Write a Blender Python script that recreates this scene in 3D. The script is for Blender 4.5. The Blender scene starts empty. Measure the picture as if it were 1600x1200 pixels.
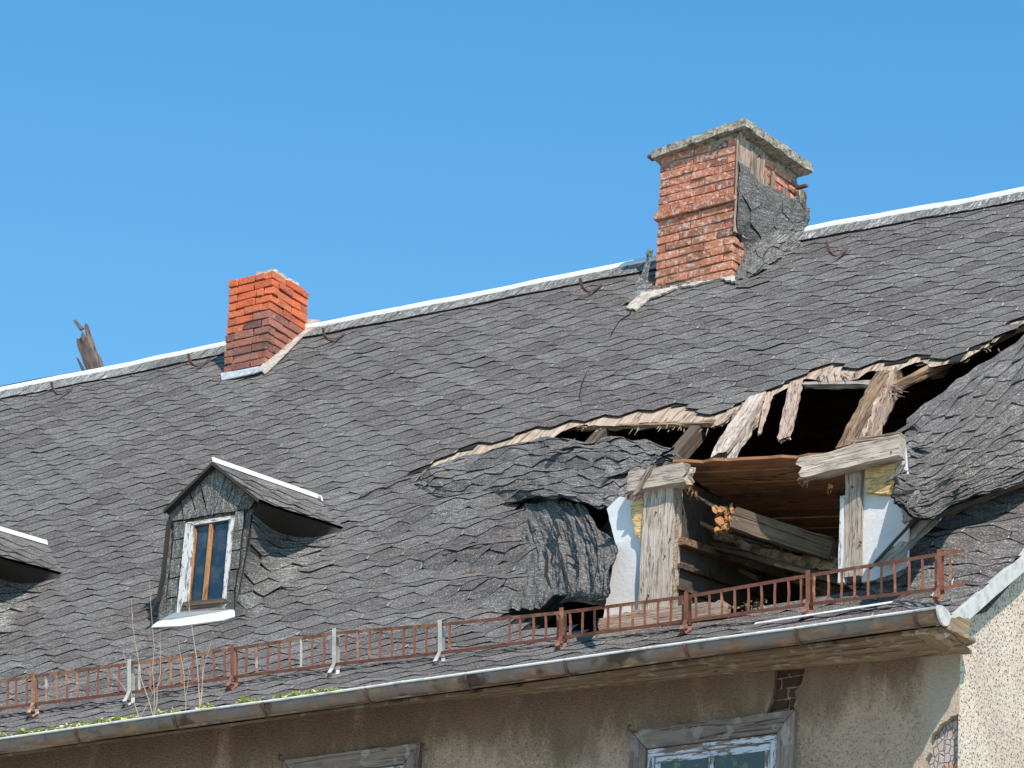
import bpy, bmesh, math, random
from mathutils import Vector, Matrix, noise
from mathutils.geometry import tessellate_polygon
random.seed(7)
SC = bpy.context.scene
R_ = math.radians
# ------------------------------------------------------------------ camera
F = 6073.0
PIT, YAW, ROL = R_(23), R_(32.2), R_(3.54)
FW = Vector((-math.sin(YAW)*math.cos(PIT), math.cos(YAW)*math.cos(PIT), math.sin(PIT)))
_rt = Vector((math.cos(YAW), math.sin(YAW), 0)); _up = _rt.cross(FW)
CR = _rt*math.cos(ROL)+_up*math.sin(ROL); CU = _up*math.cos(ROL)-_rt*math.sin(ROL)
CAM = Vector((11.6653064, -24.78242333, -9.9))          # eye 1.6 m above the ground, eave corner is the origin
GROUND_Z = -11.5
cd = bpy.data.cameras.new('camera'); cam = bpy.data.objects.new('camera', cd); SC.collection.objects.link(cam)
cam.matrix_world = Matrix(((CR.x, CU.x, -FW.x, CAM.x), (CR.y, CU.y, -FW.y, CAM.y), (CR.z, CU.z, -FW.z, CAM.z), (0, 0, 0, 1)))
cd.sensor_width = 36; cd.lens = F/1600*36; cd.clip_start = .5; cd.clip_end = 6000
SC.camera = cam
SC.render.resolution_x = 1024; SC.render.resolution_y = 768
# ------------------------------------------------------------------ light
SUN = Vector((.49, -.43, .80)).normalized()
W = bpy.data.worlds.new('World'); SC.world = W; W.use_nodes = True
nt = W.node_tree; bg = nt.nodes['Background']; sk = nt.nodes.new('ShaderNodeTexSky')
sk.sky_type = 'NISHITA'; sk.sun_disc = False; sk.sun_elevation = math.asin(SUN.z); sk.sun_rotation = math.atan2(SUN.x, SUN.y)
sk.air_density = 1.25; sk.dust_density = .55; sk.ozone_density = 2.2; sk.altitude = 100
mx = nt.nodes.new('ShaderNodeMix'); mx.data_type = 'RGBA'; mx.blend_type = 'MULTIPLY'; mx.inputs[0].default_value = 1; tcw = nt.nodes.new('ShaderNodeTexCoord'); sx = nt.nodes.new('ShaderNodeSeparateXYZ'); nt.links.new(tcw.outputs['Generated'], sx.inputs[0])
rw = nt.nodes.new('ShaderNodeMapRange'); nt.links.new(sx.outputs[2], rw.inputs[0]); rw.inputs[1].default_value = .30; rw.inputs[2].default_value = .50
mg = nt.nodes.new('ShaderNodeMix'); mg.data_type = 'RGBA'; mg.inputs[6].default_value = (.74, 1.17, 1.24, 1); mg.inputs[7].default_value = (.42, 1.02, 1.27, 1)
nt.links.new(rw.outputs[0], mg.inputs[0]); nt.links.new(mg.outputs[2], mx.inputs[7])
nt.links.new(sk.outputs[0], mx.inputs[6]); nt.links.new(mx.outputs[2], bg.inputs[0]); bg.inputs[1].default_value = .125
sl = bpy.data.lights.new('sun', 'SUN'); sl.energy = 5.0; sl.angle = R_(.53); sl.color = (1, .90, .79)
so = bpy.data.objects.new('sun', sl); SC.collection.objects.link(so); so.rotation_euler = SUN.to_track_quat('Z', 'Y').to_euler()
SC.view_settings.view_transform = 'Standard'; SC.view_settings.look = 'None'
SC.view_settings.exposure = 0.42; SC.view_settings.gamma = 1
SC.render.engine = 'CYCLES'
SC.cycles.max_bounces = 8; SC.cycles.diffuse_bounces = 5

# ------------------------------------------------------------------ geometry helpers
def ray(px, py): return FW+CR*((px-800)/F)-CU*((py-600)/F)
def onp(px, py, n, p0):
    d = ray(px, py); n = Vector(n); return CAM+d*(n.dot(Vector(p0)-CAM)/n.dot(d))
def ony(px, py, y): return onp(px, py, (0, 1, 0), (0, y, 0))
# roof slope profile: kicked eave, then 46 degrees
DV = .01; NV = 1400
ANG = [R_(33+13*min(max((i*DV-.3)/1.6, 0), 1)) for i in range(NV)]
PY = [0.]; PZ = [0.]
for i in range(NV): PY.append(PY[-1]+math.cos(ANG[i])*DV); PZ.append(PZ[-1]+math.sin(ANG[i])*DV)
def prof(v, h=0.):
    i = v/DV; k = min(max(int(i), 0), NV-2); f = i-k; A = ANG[k]
    return PY[k]+(PY[k+1]-PY[k])*f-h*math.sin(A), PZ[k]+(PZ[k+1]-PZ[k])*f+h*math.cos(A)
def at(px, py, h=0.):                                    # a pixel of the photograph on the roof slope
    d = ray(px, py); lo, hi = -2., 13.
    for _ in range(44):
        m = (lo+hi)/2; y, z = prof(m, h); t = (z-CAM.z)/d.z
        if CAM.y+d.y*t-y < 0: lo = m
        else: hi = m
    y, z = prof(lo, h); t = (z-CAM.z)/d.z; p = CAM+d*t
    return Vector((p.x, y, z))
def xv(px, py, h=0.):
    p = at(px, py, h); d = ray(px, py); lo, hi = -2., 13.
    for _ in range(44):
        m = (lo+hi)/2; y, z = prof(m, h); t = (z-CAM.z)/d.z
        if CAM.y+d.y*t-y < 0: lo = m
        else: hi = m
    return (p.x, lo)
def nz(x, y=0., z=0.): return noise.noise(Vector((x, y, z)))
def inside(x, y, poly):
    c = False; j = len(poly)-1
    for i in range(len(poly)):
        xi, yi = poly[i]; xj, yj = poly[j]
        if (yi > y) != (yj > y) and x < (xj-xi)*(y-yi)/(yj-yi)+xi: c = not c
        j = i
    return c
def lerp(a, b, t): return a+(b-a)*t

class MB:
    def __init__(s): s.v = []; s.f = []; s.m = []; s.t = []; s.g = []
    def vert(s, p, g=None): s.v.append(tuple(p)); s.g.append(tuple(g) if g else tuple(p)); return len(s.v)-1
    def face(s, ids, m=0, t=.5): s.f.append(tuple(ids)); s.m.append(m); s.t.append(t)
    def build(s, name, mats, parent=None, smooth=False):
        me = bpy.data.meshes.new(name); me.from_pydata(s.v, [], s.f)
        for m in (mats if isinstance(mats, (list, tuple)) else [mats]): me.materials.append(m)
        me.polygons.foreach_set('material_index', s.m)
        if smooth: me.polygons.foreach_set('use_smooth', [True]*len(s.f))
        a = me.attributes.new('tint', 'FLOAT', 'FACE'); a.data.foreach_set('value', s.t)
        b = me.attributes.new('g', 'FLOAT_VECTOR', 'POINT'); b.data.foreach_set('vector', [c for g in s.g for c in g])
        me.update()
        o = bpy.data.objects.new(name, me); SC.collection.objects.link(o)
        if parent is not None: o.parent = parent
        return o
def empty(name, loc=(0, 0, 0), parent=None):
    o = bpy.data.objects.new(name, None); o.location = loc; SC.collection.objects.link(o)
    if parent is not None: o.parent = parent
    return o
def tag(o, label=None, cat=None, group=None, kind=None):
    if label: o['label'] = label
    if cat: o['category'] = cat
    if group: o['group'] = group
    if kind: o['kind'] = kind
    return o
def recalc(o):
    bm = bmesh.new(); bm.from_mesh(o.data); bmesh.ops.recalc_face_normals(bm, faces=bm.faces); bm.to_mesh(o.data); bm.free(); return o

def jag(poly, amp, step=.04, seed=0):
    rnd = random.Random(seed); out = []
    n = len(poly); c = sum(poly, Vector())/n
    nn = (poly[1]-poly[0]).cross(poly[2]-poly[0]).normalized()
    for i in range(n):
        a, b = poly[i], poly[(i+1) % n]; e = b-a; L = e.length; k = max(1, int(L/step)); s = e.cross(nn).normalized()
        for j in range(k):
            p = a.lerp(b, (j+(rnd.random()-.5)*.5*(j > 0))/k)
            out.append(p+s*(rnd.random()-.5)*2*amp)
    return out
def slab(mb, poly, thick, grain=None, m=0, t=None, side=None, away=None):
    """extrude a planar 3-D polygon; front face stays, the back goes 'away' from the viewer"""
    t = random.random() if t is None else t
    n = Vector((0, 0, 0))
    for i in range(len(poly)):
        a, b = poly[i], poly[(i+1) % len(poly)]; n += a.cross(b)
    n.normalize()
    if away is None:
        if n.dot(CAM-poly[0]) > 0: n = -n
    else:
        n = Vector(away).normalized()
    gx = (Vector(grain) if grain is not None else Vector((0, 0, 1))).normalized(); gy = n.cross(gx).normalized(); off = random.random()*37
    G = lambda p: (p.dot(gx)+off, p.dot(gy)+off*.7, p.dot(n))
    A = [mb.vert(p, G(p)) for p in poly]; B = [mb.vert(p+n*thick, G(p+n*thick)) for p in poly]
    for tri in tessellate_polygon([poly]):
        mb.face([A[i] for i in tri], m, t); mb.face([B[i] for i in reversed(tri)], m, t)
    k = len(poly); sm = m if side is None else side
    for i in range(k): mb.face((A[i], A[(i+1) % k], B[(i+1) % k], B[i]), sm, t)
def beam(mb, p0, p1, wv, hv, n=14, k=4, e0=0., e1=0., rough=.006, m=0, mend=None, taper=1., seed=0, rot=0.):
    """weathered timber: subdivided bar with eaten, splintered ends. wv,hv: full width vectors"""
    rnd = random.Random(seed); ax = (p1-p0); L = ax.length; ax = ax/L
    ring = []
    for s in range(4):
        for j in range(k):
            f = j/k*2-1
            ring.append([(f, -1), (1, f), (-f, 1), (-1, -f)][s])
    off = rnd.random()*40; t = rnd.random(); rows = []
    eo0 = [rnd.random() for _ in ring]; eo1 = [rnd.random() for _ in ring]
    for i in range(n+1):
        f = i/n; row = []
        for q, (a, b) in enumerate(ring):
            s = lerp(1, taper, f); 
            r = 1+rough/ max(.02, wv.length)*2*nz(f*L*6, q*1.7, seed)
            r2 = 1
            if rot and f > 1-rot: r2 = 1-.5*((f-1+rot)/rot)**1.5*(abs(nz(q*2.1, f*9, seed+5))*2)
            d = f*L-(e0*eo0[q] if i == 0 else 0)*-1-(e1*eo1[q] if i == n else 0)
            if i == n-1: d = min(d, L-e1*eo1[q]-.005)
            if i == 1: d = max(d, e0*eo0[q]+.005)
            p = p0+ax*d+wv*.5*a*s*r*r2+hv*.5*b*s*r*r2
            row.append(mb.vert(p, (d+off, a*wv.length*.5+b*.37*hv.length+off, b*hv.length*.5)))
        rows.append(row)
    N = len(ring)
    for i in range(n):
        for q in range(N): mb.face((rows[i][q], rows[i][(q+1) % N], rows[i+1][(q+1) % N], rows[i+1][q]), m, t)
    me = m if mend is None else mend
    for row, s, e in ((rows[0], 1, e0), (rows[-1], -1, e1)):
        c = sum((Vector(mb.v[r]) for r in row), Vector())/N+ax*s*(e*.4); ci = mb.vert(c, (off, off, 0))
        for q in range(N): mb.face((row[q], row[(q+1) % N], ci), me, t)
def tube(mb, pts, r, n=6, m=0, t=.5, flat=None):
    rows = []
    for i, p in enumerate(pts):
        d = (pts[min(i+1, len(pts)-1)]-pts[max(i-1, 0)]).normalized()
        a = d.cross(Vector((0.13, .2, 1))).normalized(); b = d.cross(a)
        rr = r[i] if isinstance(r, (list, tuple)) else r
        rows.append([mb.vert(p+(a*math.cos(q*2*math.pi/n)+b*math.sin(q*2*math.pi/n))*rr) for q in range(n)])
    for i in range(len(rows)-1):
        for q in range(n): mb.face((rows[i][q], rows[i][(q+1) % n], rows[i+1][(q+1) % n], rows[i+1][q]), m, t)
    mb.face(rows[0], m, t); mb.face(rows[-1][::-1], m, t)
def flatbar(mb, pts, w, th, wdir, m=0, t=.5):
    """strip of flat iron along pts, its broad side along wdir"""
    rows = []
    wd = Vector(wdir).normalized()
    for i, p in enumerate(pts):
        d = (pts[min(i+1, len(pts)-1)]-pts[max(i-1, 0)]).normalized(); nn = d.cross(wd).normalized()
        rows.append([mb.vert(p+wd*w/2*a+nn*th/2*b) for a, b in ((-1, -1), (1, -1), (1, 1), (-1, 1))])
    for i in range(len(rows)-1):
        for q in range(4): mb.face((rows[i][q], rows[i][(q+1) % 4], rows[i+1][(q+1) % 4], rows[i+1][q]), m, t)
    mb.face(rows[0], m, t); mb.face(rows[-1][::-1], m, t)
def box(mb, o, ex, ey, ez, m=0, t=.5, jit=0., rnd=random):
    ids = []
    for k in (0, 1):
        for j in (0, 1):
            for i in (0, 1):
                p = o+ex*i+ey*j+ez*k
                if jit: p = p+Vector(((rnd.random()-.5), (rnd.random()-.5), (rnd.random()-.5)))*2*jit
                ids.append(mb.vert(p))
    for q in ((0, 1, 3, 2), (4, 6, 7, 5), (0, 4, 5, 1), (2, 3, 7, 6), (0, 2, 6, 4), (1, 5, 7, 3)): mb.face([ids[x] for x in q], m, t)

# ------------------------------------------------------------------ materials
class NM:
    def __init__(s, name):
        s.mat = bpy.data.materials.new(name); s.mat.use_nodes = True; s.t = s.mat.node_tree; s.n = s.t.nodes; s.l = s.t.links
        s.b = s.n['Principled BSDF']; s.b.inputs['Specular IOR Level'].default_value = .3
        s.attr = s.n.new('ShaderNodeAttribute'); s.attr.attribute_name = 'g'; s.G = s.attr.outputs['Vector']
        a = s.n.new('ShaderNodeAttribute'); a.attribute_name = 'tint'; s.T = a.outputs['Fac']
        tc = s.n.new('ShaderNodeNewGeometry'); s.P = tc.outputs['Position']; s.N = tc.outputs['Normal']
    def link(s, a, b):
        if hasattr(a, 'links') or hasattr(a, 'is_output'): s.l.new(a, b)
        else: b.default_value = a
    def scale(s, v, k):
        m = s.n.new('ShaderNodeMapping'); m.inputs['Scale'].default_value = k if isinstance(k, tuple) else (k, k, k); s.l.new(v, m.inputs[0]); return m.outputs[0]
    def noise(s, v, sc, det=3, rough=.55, k=(1, 1, 1), dist=0.):
        x = s.n.new('ShaderNodeTexNoise'); s.l.new(s.scale(v, k), x.inputs['Vector']); x.inputs['Scale'].default_value = sc
        x.inputs['Detail'].default_value = det; x.inputs['Roughness'].default_value = rough; x.inputs['Distortion'].default_value = dist; return x.outputs['Fac']
    def vor(s, v, sc, feat='F1', k=(1, 1, 1), out='Distance'):
        x = s.n.new('ShaderNodeTexVoronoi'); x.feature = feat; s.l.new(s.scale(v, k), x.inputs['Vector']); x.inputs['Scale'].default_value = sc; return x.outputs[out]
    def ramp(s, f, a, b, va=0., vb=1.):
        x = s.n.new('ShaderNodeMapRange'); s.link(f, x.inputs[0]); x.inputs[1].default_value = a; x.inputs[2].default_value = b
        x.inputs[3].default_value = va; x.inputs[4].default_value = vb; return x.outputs[0]
    def math(s, op, a, b=0., c=None):
        x = s.n.new('ShaderNodeMath'); x.operation = op; s.link(a, x.inputs[0]); s.link(b, x.inputs[1])
        if c is not None: s.link(c, x.inputs[2])
        return x.outputs[0]
    def mix(s, f, a, b, mode='MIX'):
        x = s.n.new('ShaderNodeMix'); x.data_type = 'RGBA'; x.blend_type = mode; s.link(f, x.inputs[0])
        for v, i in ((a, 6), (b, 7)):
            if isinstance(v, tuple): x.inputs[i].default_value = (*v, 1)
            else: s.l.new(v, x.inputs[i])
        return x.outputs[2]
    def comp(s, v, i):
        x = s.n.new('ShaderNodeSeparateXYZ'); s.l.new(v, x.inputs[0]); return x.outputs[i]
    def done(s, col, rough=.9, bump=None, dist=.01, strength=1., metal=0., spec=None):
        if isinstance(col, tuple): s.b.inputs['Base Color'].default_value = (*col, 1)
        else: s.l.new(col, s.b.inputs['Base Color'])
        s.link(rough, s.b.inputs['Roughness']); s.link(metal, s.b.inputs['Metallic'])
        if spec is not None: s.b.inputs['Specular IOR Level'].default_value = spec
        if bump is not None:
            x = s.n.new('ShaderNodeBump'); x.inputs['Strength'].default_value = strength; x.inputs['Distance'].default_value = dist
            s.l.new(bump, x.inputs['Height']); s.l.new(x.outputs[0], s.b.inputs['Normal'])
        return s.mat
def mat_felt(name, c1, c2, hi, streak=.5, bd=.012, mute=1.):
    m = NM(name)
    big = m.noise(m.P, .9, 4, .6)
    f = m.math('ADD', m.ramp(big, .42, .6), m.ramp(m.math('POWER', m.T, 2.5), 0, 1, -.25, .6)); f.node.use_clamp = True
    c = m.mix(f, c1, c2)
    br = m.ramp(m.T, 0, 1, 1.10, .84)
    rib = m.noise(m.G, 10, 4, .62, (.5, 2.6, 1), .4)        # ribs of bleached grit along the courses
    mask = m.ramp(m.noise(m.P, 1.3, 4, .6), .36, .62, .2, 1.)
    sp = m.noise(m.P, 62, 4, .85)
    rs = m.math('ADD', rib, m.math('MULTIPLY', m.math('SUBTRACT', sp, .5), .9))
    c = m.mix(m.math('MULTIPLY', m.math('MULTIPLY', m.ramp(rs, .50, .66), mask), streak), c, hi)
    c = m.mix(m.ramp(rib, .47, .36, 0, .45), c, (c1[0]*.4, c1[1]*.4, c1[2]*.4))
    c = m.mix(m.ramp(sp, .565, .65, 0, .95), c, (hi[0]*1.3, hi[1]*1.3, hi[2]*1.3))
    c = m.mix(m.ramp(sp, .47, .36, 0, .9), c, (c1[0]*.22, c1[1]*.3, c1[2]*.3))
    x = m.n.new('ShaderNodeHueSaturation'); m.l.new(c, x.inputs['Color']); m.l.new(br, x.inputs['Value'])
    h = m.math('ADD', m.noise(m.P, 60, 3, .7), m.math('MULTIPLY', rib, 1.6))
    return m.done(x.outputs[0], .93, h, bd, .9)
FELT = mat_felt('roof_felt', (.112, .102, .096), (.090, .074, .069), (.34, .325, .315), .42, .014)
FELT2 = mat_felt('roof_felt_bare', (.128, .114, .105), (.104, .090, .083), (.42, .40, .385), .75, .028)
FELT3 = mat_felt('cladding_felt', (.122, .114, .106), (.10, .094, .088), (.36, .36, .35), .9, .022)
m = NM('pale_joint'); PALE = m.done(m.mix(m.noise(m.P, 60), (.20, .19, .185), (.48, .47, .46)), .9)
RIDGEF = mat_felt('ridge_felt', (.155, .148, .14), (.11, .10, .095), (.48, .47, .455), 1., .016)
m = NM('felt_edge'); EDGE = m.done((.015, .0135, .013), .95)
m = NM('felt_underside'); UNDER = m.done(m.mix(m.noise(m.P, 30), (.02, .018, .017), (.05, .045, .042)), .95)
def mat_wood(name, a, b, dark, sc=1., bump=1., spots=None):
    m = NM(name)
    w = m.noise(m.G, 22*sc, 5, .65, (.07, 1, 1), .8)
    w2 = m.noise(m.G, 70*sc, 3, .6, (.05, 1, 1))
    c = m.mix(m.ramp(w, .35, .65), a, b)
    c = m.mix(m.ramp(w2, .55, .75, 0, .6), c, dark)
    c = m.mix(m.ramp(m.noise(m.G, 6, 3), .5, .75, 0, .45), c, dark)
    cr = m.math('ABSOLUTE', m.math('SUBTRACT', m.noise(m.G, 9*sc, 3, .6, (.05, 1, 1), .4), .5))
    c = m.mix(m.ramp(cr, .0, .014, .85, 0), c, (dark[0]*.3, dark[1]*.3, dark[2]*.3))
    if spots: c = m.mix(m.ramp(m.noise(m.G, 7, 4), .56, .62, 0, .85), c, spots)
    x = m.n.new('ShaderNodeHueSaturation'); m.l.new(c, x.inputs['Color']); m.l.new(m.ramp(m.T, 0, 1, .75, 1.2), x.inputs['Value'])
    h = m.math('ADD', m.math('MULTIPLY', w, 1.), m.math('MULTIPLY', m.ramp(cr, 0, .02), .8))
    return m.done(x.outputs[0], .88, h, .012*bump, .9)
WOOD_GREY = mat_wood('weathered_wood', (.46, .385, .325), (.30, .245, .205), (.09, .065, .05), 2.6, .7)
WOOD_PALE = mat_wood('split_wood', (.44, .33, .26), (.27, .19, .14), (.10, .065, .04), 2.2)
WOOD_ROT = mat_wood('rotten_wood', (.36, .24, .15), (.17, .095, .05), (.05, .025, .015), 1.4, 2.5)
WOOD_ORANGE = mat_wood('fresh_rot', (.55, .28, .12), (.36, .16, .06), (.12, .05, .02), 1.6, 2.5)
WOOD_CEIL = mat_wood('ceiling_wood', (.36, .175, .085), (.24, .11, .055), (.07, .035, .02), .6, .4)
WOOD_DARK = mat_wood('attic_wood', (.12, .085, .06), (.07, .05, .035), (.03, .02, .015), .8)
WOOD_SOFFIT = mat_wood('soffit_wood', (.28, .205, .13), (.16, .11, .065), (.05, .032, .02), .7, 1, (.34, .30, .23))
WOOD_BROWN = mat_wood('window_surround', (.24, .19, .165), (.17, .125, .11), (.07, .05, .045), 1, .6, (.28, .25, .23))
def mat_paint(name, base, bare, amt=.5, sc=30, rough=.6):
    m = NM(name)
    f = m.ramp(m.noise(m.G, sc, 5, .7, (.25, 1, 1)), amt, amt+.06)
    w = m.noise(m.G, 40, 4, .6, (.1, 1, 1))
    c = m.mix(f, m.mix(m.ramp(w, .3, .7, 0, .5), base, (base[0]*.7, base[1]*.7, base[2]*.72)), m.mix(w, bare, (bare[0]*.4, bare[1]*.4, bare[2]*.4)))
    return m.done(c, rough, m.math('SUBTRACT', w, m.math('MULTIPLY', f, .8)), .006, .8)
PAINT_WHITE = mat_paint('peeling_white_paint', (.60, .585, .575), (.30, .24, .20), .52)
PAINT_OLD = mat_paint('flaking_frame_paint', (.50, .54, .60), (.22, .15, .12), .5, 24)
m = NM('white_metal'); WHITE = m.done(m.mix(m.ramp(m.noise(m.P, 5, 4), .5, .8, 0, .4), (.66, .66, .65), (.46, .45, .44)), .5)
m = NM('white_board')
c = m.mix(m.ramp(m.noise(m.P, 5, 4, .6), .45, .7, 0, .6), (.56, .56, .57), (.44, .44, .45))
c = m.mix(m.ramp(m.noise(m.P, 26, 4, .7), .62, .7, 0, .5), c, (.40, .38, .35)); BOARD = m.done(c, .7, m.noise(m.P, 20, 4), .008, .6)
m = NM('foam'); w = m.noise(m.G, 28, 4, .7, (.3, 1, 1), 1.5); FOAM = m.done(m.mix(m.ramp(w, .35, .6), (.32, .19, .07), (.72, .50, .24)), .9, w, .03, 1)
def mat_rust(name, c1, c2, c3, thr=.58):
    m = NM(name); n1 = m.noise(m.P, 14, 5, .65); n2 = m.noise(m.P, 60, 3, .6)
    c = m.mix(m.ramp(n1, .4, .6), c1, c2); c = m.mix(m.ramp(m.math('ADD', m.noise(m.P, 5, 5, .7), m.ramp(m.T, 0, 1, -.16, .16)), thr, thr+.05), c, c3)
    c = m.mix(m.ramp(n2, .55, .7, 0, .5), c, (c1[0]*.5, c1[1]*.5, c1[2]*.5)); return m.done(c, .7, n2, .003, .6)
RUST = mat_rust('rusty_iron', (.27, .105, .068), (.20, .075, .05), (.38, .19, .10), .63)
RUST_PALE = mat_rust('bleached_rust', (.36, .19, .12), (.27, .12, .075), (.48, .42, .37), .56)
HOOK = mat_rust('dark_rust', (.13, .07, .06), (.08, .045, .04), (.20, .11, .08), .7)
m = NM('zinc')
gx = m.comp(m.P, 0)
n1 = m.noise(m.P, 2.2, 5, .6, (1, .35, 3)); n2 = m.noise(m.P, 7, 4, .6, (1, 1, 2.5))
c = m.mix(m.ramp(n1, .42, .62), (.17, .165, .17), (.18, .115, .07)); c = m.mix(m.ramp(n2, .5, .7, 0, .7), c, (.36, .24, .15)); c = m.mix(m.ramp(m.noise(m.P, 4.3, 4), .55, .66, 0, .9), c, (.06, .04, .03))
ZINC = m.done(c, m.ramp(n2, .3, .7, .38, .62), m.noise(m.P, 5, 2), .01, .25, m.ramp(n1, .4, .65, .75, .25))
m = NM('zinc_rim'); ZRIM = m.done(m.mix(m.ramp(m.noise(m.P, 9, 4), .5, .7), (.66, .66, .65), (.42, .40, .38)), .5, None, metal=.2)
m = NM('grey_metal'); GMET = m.done(m.mix(m.ramp(m.noise(m.P, 11, 4), .45, .7), (.52, .50, .475), (.36, .33, .30)), .5, m.noise(m.P, 9, 2), .003, .3, metal=.1)
m = NM('lead'); LEAD = m.done(m.mix(m.ramp(m.noise(m.P, 11, 4), .4, .65), (.50, .51, .53), (.26, .27, .29)), .6, m.noise(m.P, 16, 4), .02, .8, metal=.3)
# brick: tint 0..1 selects the hue of each single brick
def mat_brick(name, a, b, c_, wash, washamt):
    m = NM(name)
    c = m.mix(m.ramp(m.T, 0, .6), a, b); c = m.mix(m.ramp(m.T, .6, 1), c, c_)
    n1 = m.noise(m.P, 22, 5, .7); n2 = m.noise(m.P, 70, 3, .6)
    c = m.mix(m.ramp(n1, 1-washamt, 1-washamt+.12, 0, .75), c, wash)
    c = m.mix(m.ramp(n2, .52, .72, 0, .55), c, (a[0]*.35, a[1]*.4, a[2]*.5))
    c = m.mix(m.ramp(m.noise(m.P, 3.5, 5, .7), .54, .68, 0, .65), c, (a[0]*.22, a[1]*.5, a[2]*.6))
    return m.done(c, .85, m.math('ADD', n1, m.math('MULTIPLY', n2, .6)), .014, .8)
BRICK_OLD = mat_brick('old_brick', (.36, .10, .055), (.54, .20, .11), (.19, .075, .055), (.64, .53, .45), .50)
BRICK_NEW = mat_brick('new_brick', (.55, .115, .045), (.66, .18, .08), (.42, .11, .06), (.70, .42, .30), .36)
BRICK_DARK = mat_brick('sooty_brick', (.30, .10, .07), (.36, .15, .11), (.18, .085, .07), (.42, .33, .29), .40)
m = NM('mortar'); n1 = m.noise(m.P, 40, 4, .7); MORTAR = m.done(m.mix(n1, (.30, .25, .20), (.60, .53, .46)), .95, n1, .02, 1)
m = NM('mortar_pale'); MORTAR2 = m.done(m.mix(m.ramp(m.noise(m.P, 14, 5, .7), .35, .65), (.26, .22, .19), (.52, .46, .40)), .95, n1 if False else m.noise(m.P, 40, 4), .02, 1)
m = NM('concrete'); n1 = m.noise(m.P, 30, 5, .7); n2 = m.noise(m.P, 7, 4, .6)
up = m.comp(m.N, 2)
c = m.mix(m.ramp(n1, .35, .65), (.26, .225, .175), (.50, .455, .375)); c = m.mix(m.ramp(m.noise(m.P, 16, 5, .7), .48, .6, 0, .8), c, (.10, .09, .07))
CONC = m.done(c, .95, n1, .03, 1)
def mat_stucco(name, a, b, dark, hole, hs=75, thr=(.22, .1)):
    m = NM(name)
    n1 = m.noise(m.P, 1.6, 5, .6, (1, 1, .6)); n2 = m.noise(m.P, 38, 3, .6, (1, 1, .8))
    c = m.mix(m.ramp(n1, .35, .65), a, b); c = m.mix(m.ramp(n2, .45, .7, 0, .6), c, (a[0]*1.25, a[1]*1.25, a[2]*1.2))
    v = m.math('ADD', m.math('MULTIPLY', m.vor(m.P, hs, 'F1'), .55), m.math('MULTIPLY', m.noise(m.P, hs*.8, 2), .5))
    c = m.mix(m.ramp(v, thr[0]+.02, thr[0]-.03, 0, hole), c, dark)
    h = m.math('ADD', m.ramp(v, thr[0]-.05, thr[0]+.08), m.math('MULTIPLY', n2, .8)); return m, c, h
m, c, h = mat_stucco('gable_stucco', (.55, .465, .38), (.44, .37, .30), (.16, .12, .08), .85, 38, (.37, 0)); c = m.mix(m.ramp(m.noise(m.P, 2.2, 5, .65), .42, .66, 0, .5), c, (.36, .29, .22)); STUCCO = m.done(c, .95, h, .02, .9)
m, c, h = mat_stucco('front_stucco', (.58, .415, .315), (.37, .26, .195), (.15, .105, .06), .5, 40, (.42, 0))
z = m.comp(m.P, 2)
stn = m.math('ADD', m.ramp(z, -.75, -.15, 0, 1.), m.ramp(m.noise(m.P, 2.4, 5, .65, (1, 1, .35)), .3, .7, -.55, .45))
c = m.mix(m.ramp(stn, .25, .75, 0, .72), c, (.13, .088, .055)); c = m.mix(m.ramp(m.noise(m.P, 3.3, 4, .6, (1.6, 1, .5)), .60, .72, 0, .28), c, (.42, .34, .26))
xx_ = m.math('ADD', m.comp(m.P, 0), m.math('MULTIPLY', m.noise(m.P, 5, 4), .25)); c = m.mix(m.ramp(xx_, -.36, -.26, 0, .8), c, m.mix(m.noise(m.P, 40, 3), (.40, .33, .26), (.60, .52, .43)))  # paler pebbly plaster by the corner, colour also lightened for the sunlit wedge
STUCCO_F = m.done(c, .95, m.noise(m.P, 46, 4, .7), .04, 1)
m = NM('cracked_render'); v = m.math('ADD', m.vor(m.P, 26, 'DISTANCE_TO_EDGE', (1, 1, .6)), m.math('MULTIPLY', m.noise(m.P, 30, 4), .12)); n1 = m.noise(m.P, 5, 4)
c = m.mix(m.ramp(n1, .52, .6), (.36, .31, .29), (.42, .20, .12)); c = m.mix(m.ramp(v, .05, .085, .8, 0), c, (.16, .13, .12)); CRACK = m.done(c, .9, m.ramp(v, .05, .16), .02, .9)
m = NM('glass'); GLASS = m.done(m.mix(m.ramp(m.noise(m.P, 6, 5, .7), .45, .7), (.010, .022, .040), (.05, .065, .08)), m.ramp(m.noise(m.P, 9, 4), .4, .7, .04, .3), m.noise(m.P, 3, 2), .02, .15, spec=.7)
m = NM('glass_dim'); GLASS2 = m.done(m.mix(m.ramp(m.noise(m.P, 9, 3), .6, .7), (.05, .055, .05), (.10, .16, .07)), .12, spec=.6)
m = NM('dark_void'); VOID = m.done((.02, .017, .015), .95)
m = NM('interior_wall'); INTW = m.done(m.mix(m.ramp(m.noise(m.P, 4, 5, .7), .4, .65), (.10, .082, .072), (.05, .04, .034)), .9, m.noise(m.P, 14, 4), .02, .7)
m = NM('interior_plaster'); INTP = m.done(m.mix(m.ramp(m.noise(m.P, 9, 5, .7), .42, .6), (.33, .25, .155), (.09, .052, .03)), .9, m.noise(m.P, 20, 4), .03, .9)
m = NM('stem'); STEM = m.done(m.mix(m.noise(m.P, 12), (.42, .36, .28), (.26, .17, .13)), .8)
m = NM('moss'); MOSS = m.done(m.mix(m.T, (.30, .34, .09), (.58, .60, .22)), .8)
m = NM('soil'); SOIL = m.done(m.mix(m.noise(m.P, 30, 4), (.10, .08, .06), (.30, .27, .23)), .95, m.noise(m.P, 40, 3), .02, .9)
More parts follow.
